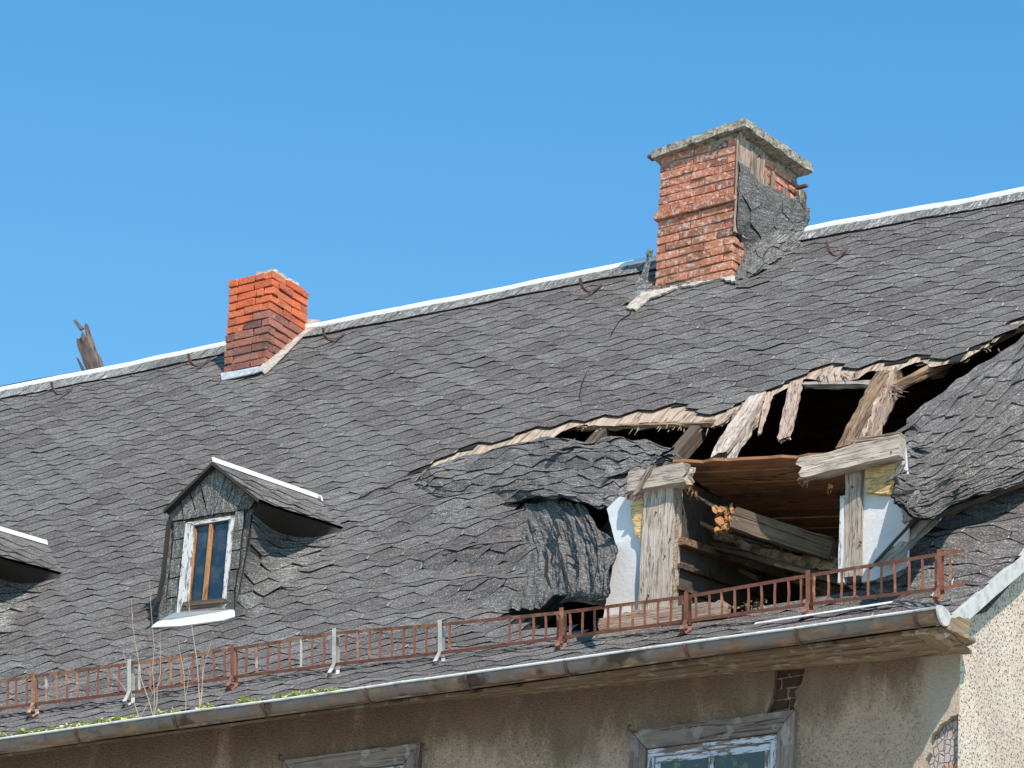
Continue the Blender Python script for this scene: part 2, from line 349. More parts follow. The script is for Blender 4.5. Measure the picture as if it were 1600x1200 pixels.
m = NM('pale_gravel'); GRASS = m.done(m.mix(m.noise(m.P, .3, 6), (.34, .32, .28), (.44, .41, .35)), .95)

# ------------------------------------------------------------------ ground
g = MB(); 
for p in ((-1500, -1500), (1500, -1500), (1500, 1500), (-1500, 1500)): g.vert((p[0], p[1], GROUND_Z))
g.face((0, 1, 2, 3)); tag(g.build('ground', GRASS), kind='structure')

# ------------------------------------------------------------------ the house
house = empty('old_house', (-8, 4, GROUND_Z))
tag(house, 'derelict house with broken grey shingle roof, two brick chimneys and stained plaster walls', 'house')
house_inv = Matrix.Translation((8, -4, -GROUND_Z))
def part(mb, name, mats, parent=house, smooth=False, label=None):
    o = mb.build(name, mats, parent, smooth); 
    o.matrix_parent_inverse = house_inv.copy() if parent is house else Matrix()
    if label: o['label'] = label
    return o
def hub(name, label=None):
    o = empty(name, (0, 0, 0), house); o.matrix_parent_inverse = house_inv.copy()
    if label: o['label'] = label
    return o

VTOP = 10.55; XL, XR = -23.5, -.03
def vtop(x): return 10.50+.10*math.exp(-((x+8)/3.5)**2)+.03*math.sin(x*.9)
# hole in the roof (photo outline carried to the slope)
TEAR = [(638, 748), (655, 740), (700, 715), (770, 692), (830, 672), (875, 662), (905, 652), (960, 648), (1000, 636), (1060, 637), (1095, 643), (1135, 640),
        (1165, 622), (1205, 607), (1228, 597), (1255, 580), (1290, 570), (1330, 575), (1360, 562), (1395, 573), (1430, 556), (1460, 565), (1480, 572), (1520, 548), (1560, 520), (1600, 496), (1700, 430)]
LOWER = [(1720, 640), (1600, 757), (1545, 777), (1500, 795), (1465, 812), (1430, 850), (1392, 884), (1330, 922), (1200, 948), (1000, 990), (835, 988), (820, 972), (790, 958), (838, 947), (850, 900), (832, 860),
         (830, 820), (800, 800), (740, 775), (660, 762)]
HOLE = [xv(*q) for q in TEAR+LOWER]
EDGE_U = [xv(*q) for q in TEAR]
def _edge():
    out = []
    for px, py in ((1487, 968), (1515, 944), (1545, 917), (1575, 892), (1605, 866)):
        p = onp(px, py, (1, 0, 0), (-.03, 0, 0)); best = min(((prof(i*.02)[0]-p.y)**2+(prof(i*.02)[1]-p.z)**2, i*.02) for i in range(0, 200))
        y, z = prof(best[1]); out.append((best[1], -math.sqrt(best[0])*(1 if p.z < z else -1)))
    return out
EDG = _edge(); print('edge', EDG)
def edge_h(v):
    if v <= EDG[0][0]: return EDG[0][1]
    for (a, b), (c, d) in zip(EDG, EDG[1:]):
        if v <= c: return lerp(b, d, (v-a)/(c-a))
    return EDG[-1][1]*max(0, 1-(v-EDG[-1][0])/2.5)
BUMPS = [(xv(730, 800), .95, .30, .10), (xv(700, 790), .4, .2, .02), (xv(790, 840), .55, .35, .07), (xv(650, 860), .9, .3, .03), (xv(830, 900), .35, .5, .07), (xv(1470, 850), .45, .28, .08), (xv(1420, 905), .35, .2, .07), (xv(750, 930), .6, .2, .04)]
def hdef(x, v):
    h = .030*nz(x*.55, v*.6, 1)+.012*nz(x*1.6, v*1.9, 4)+.004*nz(x*5, v*5, 7)
    for (bx, bv), sx, sv, a in BUMPS:
        q = ((x-bx)/sx)**2+((v-bv)/sv)**2
        if q < 6: h += a*math.exp(-q)
    # waves of slack felt left of the broken dormer
    d = math.exp(-((x+5.0)/1.5)**2-((v-3.4)/1.5)**2)
    if d > .02: h += d*.06*math.sin((v*1.0+x*.45+.22*(x+5)**2)*10+1.6*nz(x*1.1, v*1.1, 2))+d*.008*nz(x*4, v*5, 8)
    d = math.exp(-((x+.5)/1.2)**2-((v-1.6)/1.1)**2)
    if d > .02: h += d*.05*math.sin((v*1.0-x*.25)*9+2.5*nz(x*1.5, v*1.5, 3))
    if x > -2.2: h += edge_h(v)*min((x+2.2)/2.17, 1)**1.6
    return h
def main_surf(x, v, h):
    y, z = prof(v, h+hdef(x, v)); return Vector((x, y, z))

def lay_tabs(mb, surf, u0, u1, v0, v1, keep, Wd=.375, RW=.18, lift=.0072, curl=.004, seed=1, clamp=None, clampv=None, pale=None):
    rnd = random.Random(seed); cols = (-.5, -.36, -.18, 0, .18, .36, .5)
    k = 0; v = v0
    while v < v1:
        i = 0; u = u0+(k % 2)*.5*Wd
        while u < u1+Wd:
            uc = u+rnd.uniform(-.007, .007); vo = rnd.uniform(-.006, .006)
            if keep(uc, v+.55*RW):
                t = rnd.random(); cl, crr, cm = (rnd.random()**3*curl*1.6 for _ in range(3)); L = lift*rnd.uniform(.92, 1.1)+(rnd.uniform(.004, .010) if rnd.random() < .02 else 0)
                bot = []; mid = []; top = []; sk = []
                gu = .998*Wd; sh = rnd.uniform(-.04, .04)
                for s in cols:
                    a = abs(2*s)
                    vb = v+vo+.53*RW*a**1.08+rnd.uniform(-.004, .004)+sh*s*RW
                    vt = v+1.45*RW; vm = vb+(vt-vb)*.4
                    uu = uc+s*gu
                    if clamp: uu = min(max(uu, clamp[0]), clamp[1])
                    hb = L+(cl if s < -.1 else 0)*a+(crr if s > .1 else 0)*a+cm*(1-a)
                    q = []
                    for vv, hh in ((vb, hb), (vm, hb*.45+.0025), (vt, .0015)):
                        if clampv: vv = min(max(vv, clampv[0]), clampv[1])
                        q.append(mb.vert(surf(uu, vv, hh), (uu, vv, 0)))
                    if clampv: vb = min(max(vb, clampv[0]), clampv[1])
                    bot.append(q[0]); mid.append(q[1]); top.append(q[2]); sk.append(mb.vert(surf(uu, vb+(.004 if s > .01 else -.0065), hb-.0082), (uu, vb, 0)))  # left half: dark lip pushed out past the edge, stands in for its shadow
                for j in range(6):
                    mb.face((bot[j], bot[j+1], mid[j+1], mid[j]), 0, t); mb.face((mid[j], mid[j+1], top[j+1], top[j]), 0, t)
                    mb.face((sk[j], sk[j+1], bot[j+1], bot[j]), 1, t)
                for e in (0, 6):
                    mb.face((bot[e], mid[e], sk[e]), 0, t)
                if pale is not None and rnd.random() < pale(uc, v):           # pale bare strip in the joint between two tabs
                    w_ = rnd.uniform(.005, .011); va = v+vo+.50*RW; vb_ = va+rnd.uniform(.03, .085); ue = uc+.5*Wd
                    if not clamp or ue < clamp[1]-.02: mb.face([mb.vert(surf(a_, b_, L+.0035)) for a_, b_ in ((ue-w_, va), (ue+w_*.6, va+.004), (ue+w_*.4, vb_), (ue-w_*.3, vb_))], 2, t)
            u += Wd; i += 1
        v += RW; k += 1
def sheet(mb, surf, u0, u1, v0, v1, step, keep=None, h=-.008, m=0, poly=None, thick=None):
    nu = max(2, int((u1-u0)/step)); nv = max(2, int((v1-v0)/step)); ids = {}
    def vid(i, j):
        if (i, j) not in ids:
            u = u0+(u1-u0)*i/nu; v = v0+(v1-v0)*j/nv
            if poly:                                       # snap rim vertices to the outline
                best = None
                for a in range(len(poly)):
                    ax, ay = poly[a]; bx, by = poly[(a+1) % len(poly)]; dx, dy = bx-ax, by-ay; L = dx*dx+dy*dy
                    if L == 0: continue
                    q = min(max(((u-ax)*dx+(v-ay)*dy)/L, 0), 1); X = ax+q*dx; Y = ay+q*dy; D = (X-u)**2+(Y-v)**2
                    if best is None or D < best[0]: best = (D, X, Y)
                if best[0] < (step*.62)**2: u, v = best[1], best[2]
            ids[(i, j)] = mb.vert(surf(u, v, h), (u, v, 0))
        return ids[(i, j)]
    for i in range(nu):
        for j in range(nv):
            u = u0+(u1-u0)*(i+.5)/nu; v = v0+(v1-v0)*(j+.5)/nv
            if keep is None or keep(u, v): mb.face((vid(i, j), vid(i+1, j), vid(i+1, j+1), vid(i, j+1)), m, .5)

# dormer footprints and chimneys also stop the courses
DORM = [(-8.93, -8.07)]
def keep_main(x, v):
    if inside(x, v+.05, HOLE): return False
    if v > vtop(x)-.30: return False
    return True
roof = MB()
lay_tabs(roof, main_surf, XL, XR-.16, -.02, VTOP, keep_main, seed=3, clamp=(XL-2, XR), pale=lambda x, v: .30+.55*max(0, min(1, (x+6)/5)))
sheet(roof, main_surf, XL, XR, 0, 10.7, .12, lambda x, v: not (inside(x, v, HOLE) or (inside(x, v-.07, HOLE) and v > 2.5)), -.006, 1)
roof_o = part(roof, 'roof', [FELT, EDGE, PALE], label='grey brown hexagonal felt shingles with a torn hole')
# ridge course: overlapping bent strips just under the metal ridge
for xa, xb in ((XL, -6.75), (-5.55, XR-.05)):
  rc = MB(); rnd = random.Random(5); x = xa
  while x < xb:
        w = rnd.choice((.12, .15, .2, .34)); t = rnd.random()
        if True:
            a0 = rnd.uniform(.0, .006); q = []
            for xx, hh in ((x-.02, .016+a0), (x+w*.5, .022), (x+w+.03, .023+a0)):
                for vv, h2 in ((vtop(x)-.31+rnd.uniform(-.008, .008), .004), (vtop(x)-.15, .0), (vtop(x)+.0, 0)):
                    q.append(rc.vert(main_surf(xx, vv, hh+h2), (vv*1.3, xx*1.2, 0)))
            for i in (0, 1):
                for j in (0, 1): rc.face((q[i*3+j], q[i*3+3+j], q[i*3+4+j], q[i*3+1+j]), 0, t)
            s = [rc.vert(main_surf(x+w+.03, vtop(x)-.31, -.004)), rc.vert(main_surf(x+w+.03, vtop(x), -.004)), rc.vert(main_surf(x-.02, vtop(x)-.31, -.004))]
            rc.face((q[6], q[8], s[1], s[0]), 0); rc.face((q[0], q[6], s[0], s[2]), 1)
        x += w
  part(rc, 'ridge_shingles', [RIDGEF, EDGE], roof_o)

# deck boards below the felt, sticking out into the hole with frayed ends
DECK = [xv(*q) for q in [(640, 754), (655, 748), (700, 726), (770, 712), (815, 700), (838, 688), (862, 684), (876, 672), (905, 664), (960, 662), (1000, 656), (1060, 656), (1128, 656), (1140, 648), (1180, 628), (1228, 603),
        (1258, 588), (1290, 592), (1330, 590), (1362, 576), (1395, 580), (1430, 563), (1460, 570), (1500, 563), (1540, 540), (1600, 500), (1700, 434)]+LOWER]
_r = random.Random(19); _D = []; _nl = len(LOWER)
for _i in range(len(DECK)):
    _a, _b = DECK[_i], DECK[(_i+1) % len(DECK)]; _D.append(_a)
    if _i < len(DECK)-_nl-1:
        _k = max(1, int(math.hypot(_b[0]-_a[0], _b[1]-_a[1])/.06))
        for _j in range(1, _k): _D.append((lerp(_a[0], _b[0], _j/_k), lerp(_a[1], _b[1], _j/_k)+_r.choice((-.05, -.02, 0, .01, .03, .045))*_r.random()))
DECK = _D
dk = MB(); lat = MB()
sheet(dk, lambda u, v, h: main_surf(u, v, h), -8.2, XR-.05, .02, 10.68, .05, lambda x, v: not inside(x, v, DECK), -.02, 0, DECK)
sheet(dk, lambda u, v, h: main_surf(u, v, h), XL, XR-.05, .02, 10.68, .14, lambda x, v: not inside(x, v, HOLE), -.046, 1)
WOOD_DECK = mat_wood('deck_wood', (.50, .385, .30), (.33, .24, .175), (.10, .065, .045), 1.2, 1.4)
o = part(dk, 'roof_boards', [WOOD_DECK, WOOD_DARK], roof_o, label='bare split boards under the torn shingles')
for q in o.data.attributes['g'].data: q.vector = (q.vector[1], q.vector[0], 0)

# ------------------------------------------------------------------ loose patches of roof
def patch(ctrl):
    """Catmull-Rom patch through rows (top to bottom) of 3-D points; returns surf(u,v,h), Lu, Lv with v measured upwards"""
    R, Cn = len(ctrl), len(ctrl[0])
    Lu = sum((ctrl[R//2][c+1]-ctrl[R//2][c]).length for c in range(Cn-1)); Lv = sum((ctrl[r+1][Cn//2]-ctrl[r][Cn//2]).length for r in range(R-1))
    def cr(p, t):
        n = len(p)-1; x = min(max(t, 0), .99999)*n; i = int(x); f = x-i
        a = p[max(i-1, 0)] if i > 0 else p[0]*2-p[1]; b = p[i]; c = p[i+1]; d = p[i+2] if i+2 <= n else p[n]*2-p[n-1]
        return .5*((2*b)+(c-a)*f+(2*a-5*b+4*c-d)*f*f+(3*b-a-3*c+d)*f**3)
    def P(u, v): return cr([cr(row, u) for row in ctrl], v)
    def surf(u, v, h, wr=None):
        uu = u/Lu; vv = 1-v/Lv; p = P(uu, vv); e = .02
        du = P(min(uu+e, 1), vv)-P(max(uu-e, 0), vv); dv = P(uu, min(vv+e, 1))-P(uu, max(vv-e, 0))
        n = dv.cross(du)
        if n.length < 1e-9: n = Vector((0, -.7, .7))
        n.normalize()
        if n.dot(Vector((.3, -.7, .6))) < 0: n = -n
        return p+n*(h+(wr(u, v) if wr else 0))
    return surf, Lu, Lv
def loose(ctrl, name, label, wr, seed, mats=None, Wd=.34, RW=.17, curl=.018, parent=None, lift=.007, keepf=None, tabs=True):
    sf, Lu, Lv = patch(ctrl); s2 = lambda u, v, h: sf(u, v, h, wr)
    mb = MB()
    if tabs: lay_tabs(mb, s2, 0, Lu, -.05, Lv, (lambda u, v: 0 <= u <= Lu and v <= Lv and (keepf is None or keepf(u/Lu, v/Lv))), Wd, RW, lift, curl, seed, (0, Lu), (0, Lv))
    sheet(mb, s2, 0, Lu, 0, Lv, .05 if tabs else .02, None if keepf is None else (lambda u, v: keepf(u/Lu, v/Lv)), .0, 0)
    sheet(mb, s2, 0, Lu, 0, Lv, .05, None if keepf is None else (lambda u, v: keepf(u/Lu, v/Lv)), -.012, 2)
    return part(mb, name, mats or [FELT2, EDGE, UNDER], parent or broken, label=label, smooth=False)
broken = hub('broken_dormer', 'collapsed wide dormer with exposed timbers')
def A(*q): return at(*q)
# flap of dormer roof lying over the hole
flap = [[A(640, 750, -.008), A(668, 736, .01), A(740, 706, .05), A(820, 688, .12), A(900, 688, .30), A(975, 686, .42), A(1035, 695, .5), A(1070, 718, .55)],
        [A(644, 757, -.008), A(685, 755, .03), A(755, 738, .10), A(825, 718, .2), A(900, 712, .35), A(965, 714, .47), A(1015, 715, .5), A(1047, 720, .55)],
        [A(652, 768, -.012), A(705, 776, .03), A(765, 768, .10), A(830, 752, .2), A(900, 748, .37), A(960, 748, .5), A(1000, 742, .52), A(1022, 727, .53)],
        [A(665, 782, -.03), A(722, 797, -.03), A(778, 795, -.005), A(826, 776, .18), A(875, 778, .38), A(935, 790, .52), A(968, 788, .54), A(992, 760, .53)]]
loose(flap, 'roof_flap', 'sagging flap of grey shingles over the hole', lambda u, v: .035*nz(u*2.2, v*3.1, 1)+.035*nz(u*4+v*2, v*2.4-u, 5)-.05*(max(0, .25-abs(nz(u*1.9+v*1.3, v*1.8, 9))))+.010*nz(u*11, v*8, 3), 21, curl=.012, Wd=.40, RW=.20)
cheek = [[A(806, 792, -.025), A(862, 782, .22), A(900, 786, .36), A(935, 800, .46)],
         [A(802, 830, -.025), A(872, 815, .26), A(918, 826, .42), A(962, 850, .58)],
         [A(808, 880, -.025), A(878, 866, .26), A(922, 876, .42), A(956, 885, .55)],
         [A(796, 922, -.025), A(872, 918, .22), A(918, 922, .36), A(948, 925, .45)],
         [A(780, 953, .02), A(850, 948, .12), A(893, 940, .22), A(946, 948, .32)]]
def wr_cheek(u, v): return .035*nz(u*3.5+v*.9, v*1.0, 2)+.022*nz(u*9+v*1.5, v*2.2, 6)-.06*max(0, .14-abs(nz(u*3.0+v*.7, v*.8, 12)))+.012*nz(u*17+v*2, v*6, 8)+.006*nz(u*40, v*22, 3)
loose(cheek, 'shingle_cheek', 'crumpled dark felt hanging left of the post', wr_cheek, 22, tabs=False, Wd=.36, RW=.22, curl=.018, lift=.008, keepf=lambda a, b: not (b < .16 and .34 < a < .52 and True) and not (b > .8 and a > .8))
mb = MB(); rnd = random.Random(15)
for cpts, hh in ((((868, 800), (866, 815), (872, 832), (870, 850), (876, 870), (884, 892), (888, 915), (900, 935)), .30), (((905, 792), (912, 812), (916, 830), (928, 850), (934, 880), (930, 905)), .46), (((884, 866), (896, 870), (905, 880), (903, 900)), .34), (((850, 850), (856, 870), (852, 895), (860, 920)), .16)):
    tube(mb, [A(a+rnd.uniform(-2, 2), b, hh+.01) for a, b in cpts], [.004]+[rnd.uniform(.006, .013) for _ in cpts[1:-1]]+[.003], 4)
part(mb, 'crack', EDGE, broken)
rightp = [[A(1418, 652, .55), A(1445, 633, .45), A(1500, 590, .27), A(1560, 545, .14), A(1620, 507, .07), A(1710, 450, .03)],
          [A(1410, 700, .74), A(1450, 690, .60), A(1510, 655, .40), A(1560, 622, .25), A(1620, 590, .15), A(1710, 545, .05)],
          [A(1403, 745, .80), A(1445, 745, .60), A(1505, 715, .40), A(1560, 690, .25), A(1620, 665, .15), A(1710, 630, .05)],
          [A(1397, 778, .76), A(1440, 785, .50), A(1500, 760, .30), A(1560, 740, .20), A(1620, 715, .12), A(1710, 680, .05)],
          [A(1415, 790, .74), A(1452, 812, .46), A(1500, 783, .28), A(1560, 763, .18), A(1620, 740, .11), A(1710, 700, .05)]]
def wr_r(u, v): return .05*nz(u*1.5-v*2.2, v*1.2+u*.8, 2)-.07*max(0, .22-abs(nz(u*1.1-v*2.2, v*.8+u*.6, 11)))+.018*nz(u*2.5-v*5, v*2+u*2, 6)+.006*nz(u*10, v*14, 8)
loose(rightp, 'swept_roof', 'wrinkled grey shingles right of the opening', wr_r, 23, Wd=.46, RW=.19, curl=.012, lift=.009)

# ------------------------------------------------------------------ broken dormer front
YF = .80
def front(pts, th, name, mat, grain=None, amp=.004, y=YF, step=.05, seed=0, label=None, m2=None, parent=None):
    mb = MB(); slab(mb, jag([ony(a, b, y) for a, b in pts], amp, step, seed), th, grain, 0, .5, None, (0, 1, 0))
    return part(mb, name, mat, parent or broken, label=label)
UPV = Vector((0, 0, 1)); XV = Vector((1, 0, 0))
# posts
mb = MB(); beam(mb, ony(1026, 990, YF+.06), ony(1037, 764, YF+.06), XV*.275, Vector((0, .16, 0)), 16, 5, rough=.006, seed=2); part(mb, 'post', WOOD_GREY, broken, label='thick weathered post left of the opening')
mb = MB(); beam(mb, ony(1336, 905, YF+.06), ony(1339, 735, YF+.06), XV*.135, Vector((0, .14, 0)), 12, 4, rough=.006, seed=3); part(mb, 'post', WOOD_GREY, broken, label='thinner grey post right of the opening')
mb = MB(); beam(mb, ony(1316, 912, YF+.02), ony(1320, 776, YF+.02), XV*.055, Vector((0, .05, 0)), 10, 2, rough=.003, seed=4); part(mb, 'window_jamb', PAINT_WHITE, broken)
# lintel pieces
mb = MB(); beam(mb, ony(986, 757, YF-.03), ony(1081, 741, YF-.03), Vector((0, .13, 0)), UPV*.165, 12, 4, .01, .05, .008, seed=5); part(mb, 'lintel', WOOD_GREY, broken, label='short lintel stub over the left post')
mb = MB(); beam(mb, ony(1410, 699, YF-.05), ony(1243, 738, YF-.16), Vector((0, .12, 0)), UPV*.17, 18, 4, .0, .09, .010, seed=6); part(mb, 'lintel', WOOD_GREY, broken, label='long cracked lintel over the right post')
mb = MB(); beam(mb, ony(1412, 682, YF+.0), ony(1330, 693, YF-.02), Vector((0, .12, 0)), UPV*.035, 14, 3, .0, .1, .02, seed=16); part(mb, 'splinter', WOOD_PALE, broken)
mb = MB(); beam(mb, ony(1018, 727, YF-.12), ony(992, 776, YF-.09), Vector((.05, 0, .02)), Vector((0, .02, 0)), 8, 2, .02, .05, .008, taper=1.5, seed=17); part(mb, 'splinter', WOOD_PALE, broken)
# white panels, insulation
front([(948, 795), (968, 775), (1006, 790), (1010, 900), (1003, 985), (938, 985), (948, 930), (962, 850)], .03, 'wall_panel', BOARD, UPV, .007, YF+.05, .05, 3, 'white render board left of the post')
front([(1344, 730), (1412, 690), (1420, 760), (1418, 880), (1400, 900), (1346, 910)], .03, 'wall_panel', BOARD, UPV, .004, YF+.05, .06, 4, 'white render board right of the post')
front([(985, 790), (1003, 778), (1008, 800), (1008, 880), (1000, 850), (992, 830)], .05, 'insulation', FOAM, XV, .012, YF+.0, .03, 5)
front([(1352, 733), (1400, 724), (1396, 745), (1388, 772), (1370, 770), (1352, 768)], .06, 'insulation', FOAM, XV, .007, YF-.005, .03, 6)
front([(935, 965), (1000, 953), (1130, 938), (1130, 960), (1000, 985), (935, 995)], .12, 'sill_beam', WOOD_PALE, XV, .012, YF-.04, .04, 7)
# fibres along the post
mb = MB(); rnd = random.Random(4)
for k in range(150):
    f = rnd.random()**.8; bx, by = lerp(1058, 1049, f)+rnd.uniform(-2, 1), lerp(770, 985, f)
    p = ony(bx, by, YF+rnd.uniform(0, .1)); tube(mb, [p, p+Vector((rnd.uniform(.01, .05), rnd.uniform(-.02, .01), rnd.uniform(-.03, .03)))], [.003, .0012], 3)
tag(part(mb, 'fibres', FOAM, broken), kind='stuff')
# ceiling boards of the dormer room, seen from below
mb = MB(); rnd = random.Random(8)
zc = ony(1150, 722, YF).z
y = YF+.02
for k in range(11):
    w = rnd.uniform(.19, .25); x0 = -2.85; x1 = -1.12; z0 = zc-.0+rnd.uniform(-.012, .012); tl = rnd.uniform(-.02, .02)
    G0 = rnd.random()*30
    pts = [Vector((x0, y+.006, z0+.08)), Vector((x1, y+.006, z0-.12)), Vector((x1, y+w-.004, z0-.12+tl*.3)), Vector((x0, y+w-.004, z0+.08+tl*.3))]
    if k == 0: pts = [Vector((lerp(x0, x1, i/14), y+rnd.uniform(-.03, .03), z0+.08-.20*i/14)) for i in range(15)]+pts[2:]
    slab(mb, pts, .024, XV, 0, None, None, (0, 0, 1)); y += w
part(mb, 'ceiling', WOOD_CEIL, broken, label='brown board ceiling inside the opening')
# inner walls
def wallx(pts2, x, th, name, mat, label=None):
    mb = MB(); slab(mb, [Vector((x, a, b)) for a, b in pts2], th, Vector((0, 1, 0)), 0, .5, None, (-1, 0, 0)); return part(mb, name, mat, broken, label=label)
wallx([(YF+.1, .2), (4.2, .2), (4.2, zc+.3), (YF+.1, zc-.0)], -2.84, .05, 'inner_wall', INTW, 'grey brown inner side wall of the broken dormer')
mb = MB()
for (z0, z1, w, m_) in ((1.30, 1.36, .07, 0), (1.10, 1.14, .04, 1), (.92, .95, .03, 1)):
    box(mb, Vector((-2.84, YF+.1, z0-.02)), Vector((w, 0, 0)), Vector((0, 3.2, .55)), Vector((0, 0, z1-z0)), m_)
part(mb, 'wall_boards', [WOOD_ROT, WOOD_DARK], broken)
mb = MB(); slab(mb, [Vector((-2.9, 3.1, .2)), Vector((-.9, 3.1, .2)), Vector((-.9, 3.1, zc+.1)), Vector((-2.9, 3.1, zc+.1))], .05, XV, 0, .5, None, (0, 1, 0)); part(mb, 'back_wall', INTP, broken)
# torn plaster sheet under the fallen beam
pl = [onp(a, b, (0, 1, 0), (0, yy, 0)) for a, b, yy in ((1062, 815, 1.5), (1120, 828, 1.5), (1170, 850, 1.5), (1250, 868, 1.5), (1320, 872, 1.5), (1325, 893, 1.5), (1260, 888, 1.5), (1180, 868, 1.5), (1176, 862, 1.5), (1165, 866, 1.5), (1150, 850, 1.5), (1100, 838, 1.5), (1062, 835, 1.5))]
mb = MB(); slab(mb, jag(pl, .008, .04, 5), .03, XV, 0, .5, None, (0, 1, 0)); part(mb, 'torn_plaster', INTP, broken)
mb = MB(); beam(mb, ony(1060, 838, 1.45), ony(1330, 915, 1.45), Vector((0, .1, 0)), UPV*.06, 16, 3, 0, 0, .03, seed=31); part(mb, 'batten', WOOD_DARK, broken)

# rafters and laths hanging at the tear (built on the slope)
def rafter(a, b, ha, hb, w, h, seed, mat, name='rafter', e1=.1, rot=.5, label=None, taper=1., mend=None):
    mb = MB(); p0 = A(*a, ha); p1 = A(*b, hb); ax = (p1-p0).normalized(); wv = ax.cross(Vector((0, -.72, .69))).normalized(); hv = wv.cross(ax).normalized()
    beam(mb, p0, p1, wv*w, hv*h, 16, 4, 0, e1, .016, seed=seed, rot=rot, taper=taper, mend=1, m=0)
    return part(mb, name, [mat, WOOD_ROT], broken, label=label)
rafter((1195, 612), (1124, 722), -.10, .10, .17, .14, 1, WOOD_GREY, label='rotten rafter end hanging above the ceiling', e1=.14, rot=.45)
rafter((1205, 606), (1186, 680), -.04, .02, .07, .025, 2, WOOD_PALE, 'lath', .08, .6, taper=.5)
rafter((1250, 575), (1224, 690), -.05, .0, .125, .03, 3, WOOD_PALE, 'lath', .07, .2)
rafter((1392, 590), (1326, 712), -.10, .05, .24, .16, 4, WOOD_ROT, label='thick crumbling rafter above the lintel', e1=.12, rot=.4)
rafter((1402, 590), (1346, 712), -.07, .09, .035, .17, 14, WOOD_PALE, 'lath', .02, .1)
rafter((1148, 640), (1118, 668), -.03, .0, .12, .03, 5, WOOD_PALE, 'lath', .06, .5)
rafter((1165, 628), (1140, 700), -.03, .02, .05, .03, 15, WOOD_PALE, 'lath', .08, .5)
def purlin(a, b, ha, hb, w, h, seed, mat, name, label=None, rough=.012, e=0.):
    mb = MB(); p0 = A(*a, ha); p1 = A(*b, hb); beam(mb, p0, p1, Vector((0, .7, .7))*w, Vector((0, -.7, .7))*h, 20, 3, e, e, rough, seed=seed); return part(mb, name, mat, broken, label=label)
purlin((872, 670), (1135, 661), -.045, -.045, .06, .04, 6, WOOD_ROT, 'batten', None, .02, .03)
purlin((1255, 602), (1395, 601), -.05, -.05, .07, .05, 7, WOOD_GREY, 'batten', None, .02, .05)
purlin((1385, 612), (1640, 488), -.06, -.08, .11, .08, 8, WOOD_ROT, 'purlin', 'long brown timber along the torn slit', .015, .04)
purlin((1452, 812), (1560, 772), -.03, -.03, .12, .03, 9, WOOD_ROT, 'batten', 'brown board in the lower right slit', .01, .02)
purlin((1540, 778), (1700, 715), -.03, -.03, .10, .03, 10, WOOD_ROT, 'batten', None, .01, .02)
# splinters
mb = MB(); rnd = random.Random(12)
def splints(n, cx, cy, sx, sy, dx, dy, L, h0, r=.006, h1=None):
    for k in range(n):
        a, b = cx+rnd.uniform(-sx, sx), cy+rnd.uniform(-sy, sy); f = rnd.uniform(.4, 1)*L; h = h0+rnd.uniform(-.03, .03)
        p0 = A(a, b, h); p1 = A(a+dx*f+rnd.uniform(-.2, .2)*L, b+dy*f+rnd.uniform(-.2, .2)*L, h+rnd.uniform(-.02, .06)); tube(mb, [p0, p0.lerp(p1, .5)+Vector((0, 0, rnd.uniform(-.01, .01))), p1], [r, r*.9, r*.2], 4)
splints(16, 1385, 605, 8, 6, 1, .12, 40, -.02)
splints(12, 1300, 583, 40, 4, .6, .5, 16, -.02)
splints(26, 1128, 712, 8, 12, -.4, 1, 18, .08, .007)
splints(22, 1335, 695, 20, 10, -.3, .8, 14, .05, .006)
splints(14, 1165, 645, 22, 8, -.5, 1, 30, -.02, .006)
splints(18, 1000, 668, 110, 5, -.4, .6, 14, -.03, .005)
splints(16, 1510, 545, 70, 3, .5, .2, 14, -.03, .004)
tag(part(mb, 'splinters', WOOD_PALE, broken), kind='stuff')
# splayed pale boards at the right foot of the opening
for k, (a, b, w) in enumerate((((1458, 800), (1384, 880), .085), ((1443, 812), (1372, 885), .07), ((1470, 806), (1398, 876), .05), ((1452, 790), (1440, 822), .05))):
    p0 = ony(*a, 1.05); p1 = ony(*b, .72); mb = MB(); ax = (p1-p0).normalized(); wv = ax.cross(Vector((0, -1, .2))).normalized()
    beam(mb, p1, p0, wv*w, Vector((0, .02, .01)), 12, 3, 0, .12, .012, seed=40+k); part(mb, 'split_board', WOOD_GREY, broken)
mb = MB(); beam(mb, ony(1360, 888, .66), ony(1432, 808, .8), Vector((.05, 0, .03)), Vector((0, .03, 0)), 10, 2, 0, .04, .008, seed=50); part(mb, 'batten', WOOD_DARK, broken)
front([(1408, 772), (1436, 765), (1432, 800), (1424, 812), (1410, 818)], .03, 'split_board', WOOD_GREY, UPV, .01, YF+.02, .02, 9)

